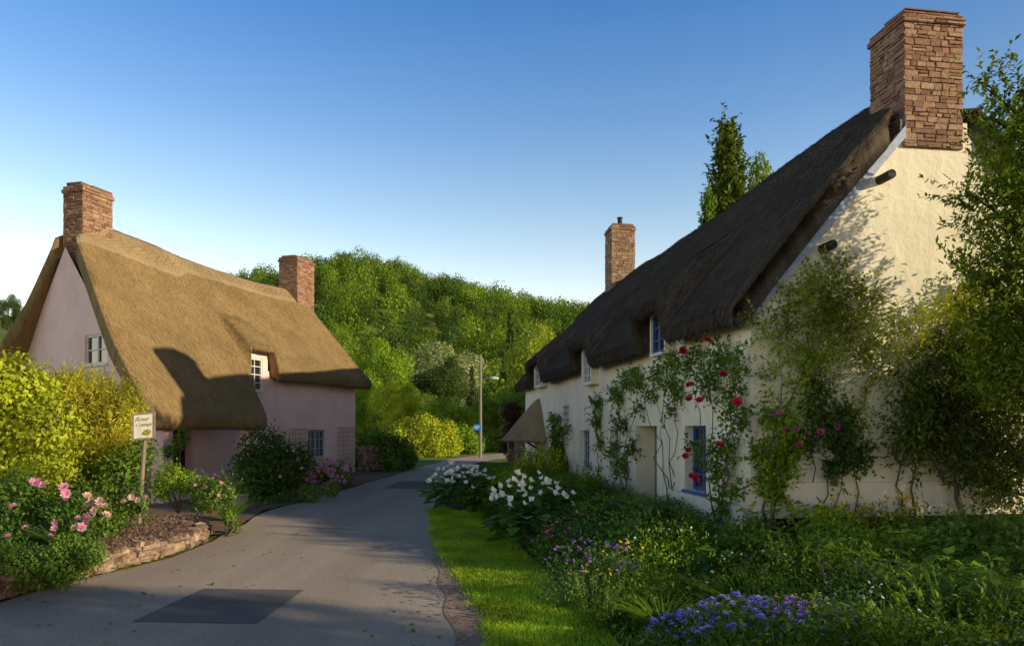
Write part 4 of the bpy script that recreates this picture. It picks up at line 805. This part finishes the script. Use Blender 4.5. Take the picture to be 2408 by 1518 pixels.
for txt,zz,xx in (('Rose',.075,-.03),('Cottage',.0,-.0)):
    cu=bpy.data.curves.new('t','FONT'); cu.body=txt; cu.size=.09 if txt=='Rose' else .068; cu.shear=.6; cu.align_x='CENTER'; cu.extrude=.002; cu.offset=.0
    to=bpy.data.objects.new('t',cu); COL.objects.link(to); bpy.context.view_layer.update()
    me=bpy.data.meshes.new_from_object(to.evaluated_get(bpy.context.evaluated_depsgraph_get())); bpy.data.objects.remove(to)
    me.materials.clear(); me.materials.append(M['ink']); o=bpy.data.objects.new('lettering',me); link(o,sn); o.location=SB(xx,zz,.059); o.rotation_euler=(math.pi/2,-.1,th)
v,f=cloud([(0,0,0,.045),(.035,0,.02,.03),(-.03,0,-.01,.03)],70,.03,.6,(1,.1,1),zmin=-1)
q=np.array(SB(.05,-.09,.062)); mesh_np('painted_flowers',v+q,f,M['L_gold'],sn)
# pole and wires
px_,py_=gx(1130,40),40; lp=empty('lamp_pole',(px_,py_,0),'tall timber utility pole with street lamp at the bend of the lane','lamp pole')
mb=MB(); mb.tube([(0,0,0),(0,0,3),(0,0,5.7)],[.085,.075,.06],10); mb.build('pole',plain('weathered_pole',(.25,.24,.18),.8),lp)
mb=MB(); mb.tube([(0,0,4.1),(.3,0,4.4),(.7,0,4.42)],.025,6); mb.build('lamp_arm',M['wood'],lp)
mb=MB(); mb.tube([(.55,0,4.42),(.7,0,4.4),(.95,0,4.38),(1.0,0,4.38)],[.04,.09,.08,.03],8); mb.build('lamp_head',M['white'],lp)
rs=empty('road_sign',(px_-.12,py_-.14,0),'small blue road sign fixed in front of the utility pole','sign'); mb=MB(); mb.box(-.25,.15,-.02,.0,1.5,1.85); mb.build('sign_plate',plain('sign_blue',(.02,.2,.7),.4),rs)
mb=MB(); mb.box(-.2,.1,-.026,-.022,1.7,1.74); mb.box(-.2,.0,-.026,-.022,1.6,1.64); mb.build('sign_mark',M['white'],rs)
for i,(za,xb,yb,zb) in enumerate(((4.55,-14,34,4.4),(4.35,-14,34,4.2),(4.5,3.2,32,4.3))):
    mb=MB(); pts=[]
    for k in range(13):
        t=k/12; pts.append((px_+(xb-px_)*t,py_+(yb-py_)*t,za+(zb-za)*t-.5*t*(1-t)))
    mb.tube(pts,.012,4); o=mb.build('overhead_wire',M['dark']); tag(o,['upper overhead wire running left from the utility pole','lower overhead wire running left from the utility pole','overhead wire running right from pole to cream cottage'][i],'wire')
# ------------------------------------------------------------ light, sky, camera
sx,sy=1.0,-.42; el=math.radians(16.); az=math.atan2(sx,sy)
sv=Vector((sx,sy,0)).normalized()*math.cos(el)+Vector((0,0,math.sin(el)))
w=bpy.data.worlds.new('World'); bpy.context.scene.world=w; w.use_nodes=True; nt=w.node_tree; bg=nt.nodes['Background']
sk=nt.nodes.new('ShaderNodeTexSky'); sk.sky_type='NISHITA'; sk.sun_disc=False; sk.sun_elevation=el; sk.sun_rotation=az; sk.air_density=1.0; sk.dust_density=.4; sk.ozone_density=2.5
tc=nt.nodes.new('ShaderNodeTexCoord'); sp=nt.nodes.new('ShaderNodeSeparateXYZ'); nt.links.new(tc.outputs['Generated'],sp.inputs[0])
rr=ramp(nt,[(0,(.86,.59,.4)),(.16,(.82,.58,.41)),(.28,(.52,.46,.4)),(.38,(.33,.37,.4)),(.51,(.17,.29,.4)),(.7,(.07,.11,.13)),(1,(.05,.07,.08))],sp.outputs[2])
dt=nt.nodes.new('ShaderNodeVectorMath'); dt.operation='DOT_PRODUCT'; dt.inputs[1].default_value=sv; nt.links.new(tc.outputs['Generated'],dt.inputs[0])
gr=ramp(nt,[(.1,(1,1,1)),(.5,(.8,.76,.72)),(.8,(.52,.47,.43)),(1,(.3,.27,.24))],dt.outputs['Value'])
c=mixc(nt,sk.outputs[0],rr.outputs[0],1.0,'MULTIPLY'); c=mixc(nt,c,gr.outputs[0],1.0,'MULTIPLY'); c=mixc(nt,c,(4.,4.,4.),1.0,'MULTIPLY')
nt.links.new(c,bg.inputs[0]); bg.inputs[1].default_value=.15
ld=bpy.data.lights.new('sun','SUN'); ld.energy=5; ld.angle=math.radians(.5); ld.color=(1,.85,.58); lo=bpy.data.objects.new('sun',ld); link(lo)
lo.rotation_euler=sv.to_track_quat('Z','Y').to_euler()
cd=bpy.data.cameras.new('camera'); cd.sensor_width=36; cd.lens=F/2408*36; cd.shift_y=(HY-759)/2408; cd.clip_end=6000; cd.clip_start=.1
co=bpy.data.objects.new('camera',cd); link(co); co.location=(0,0,H); co.rotation_euler=(math.pi/2,0,0); bpy.context.scene.camera=co
bpy.context.scene.view_settings.view_transform='Standard'; bpy.context.scene.view_settings.look='None'
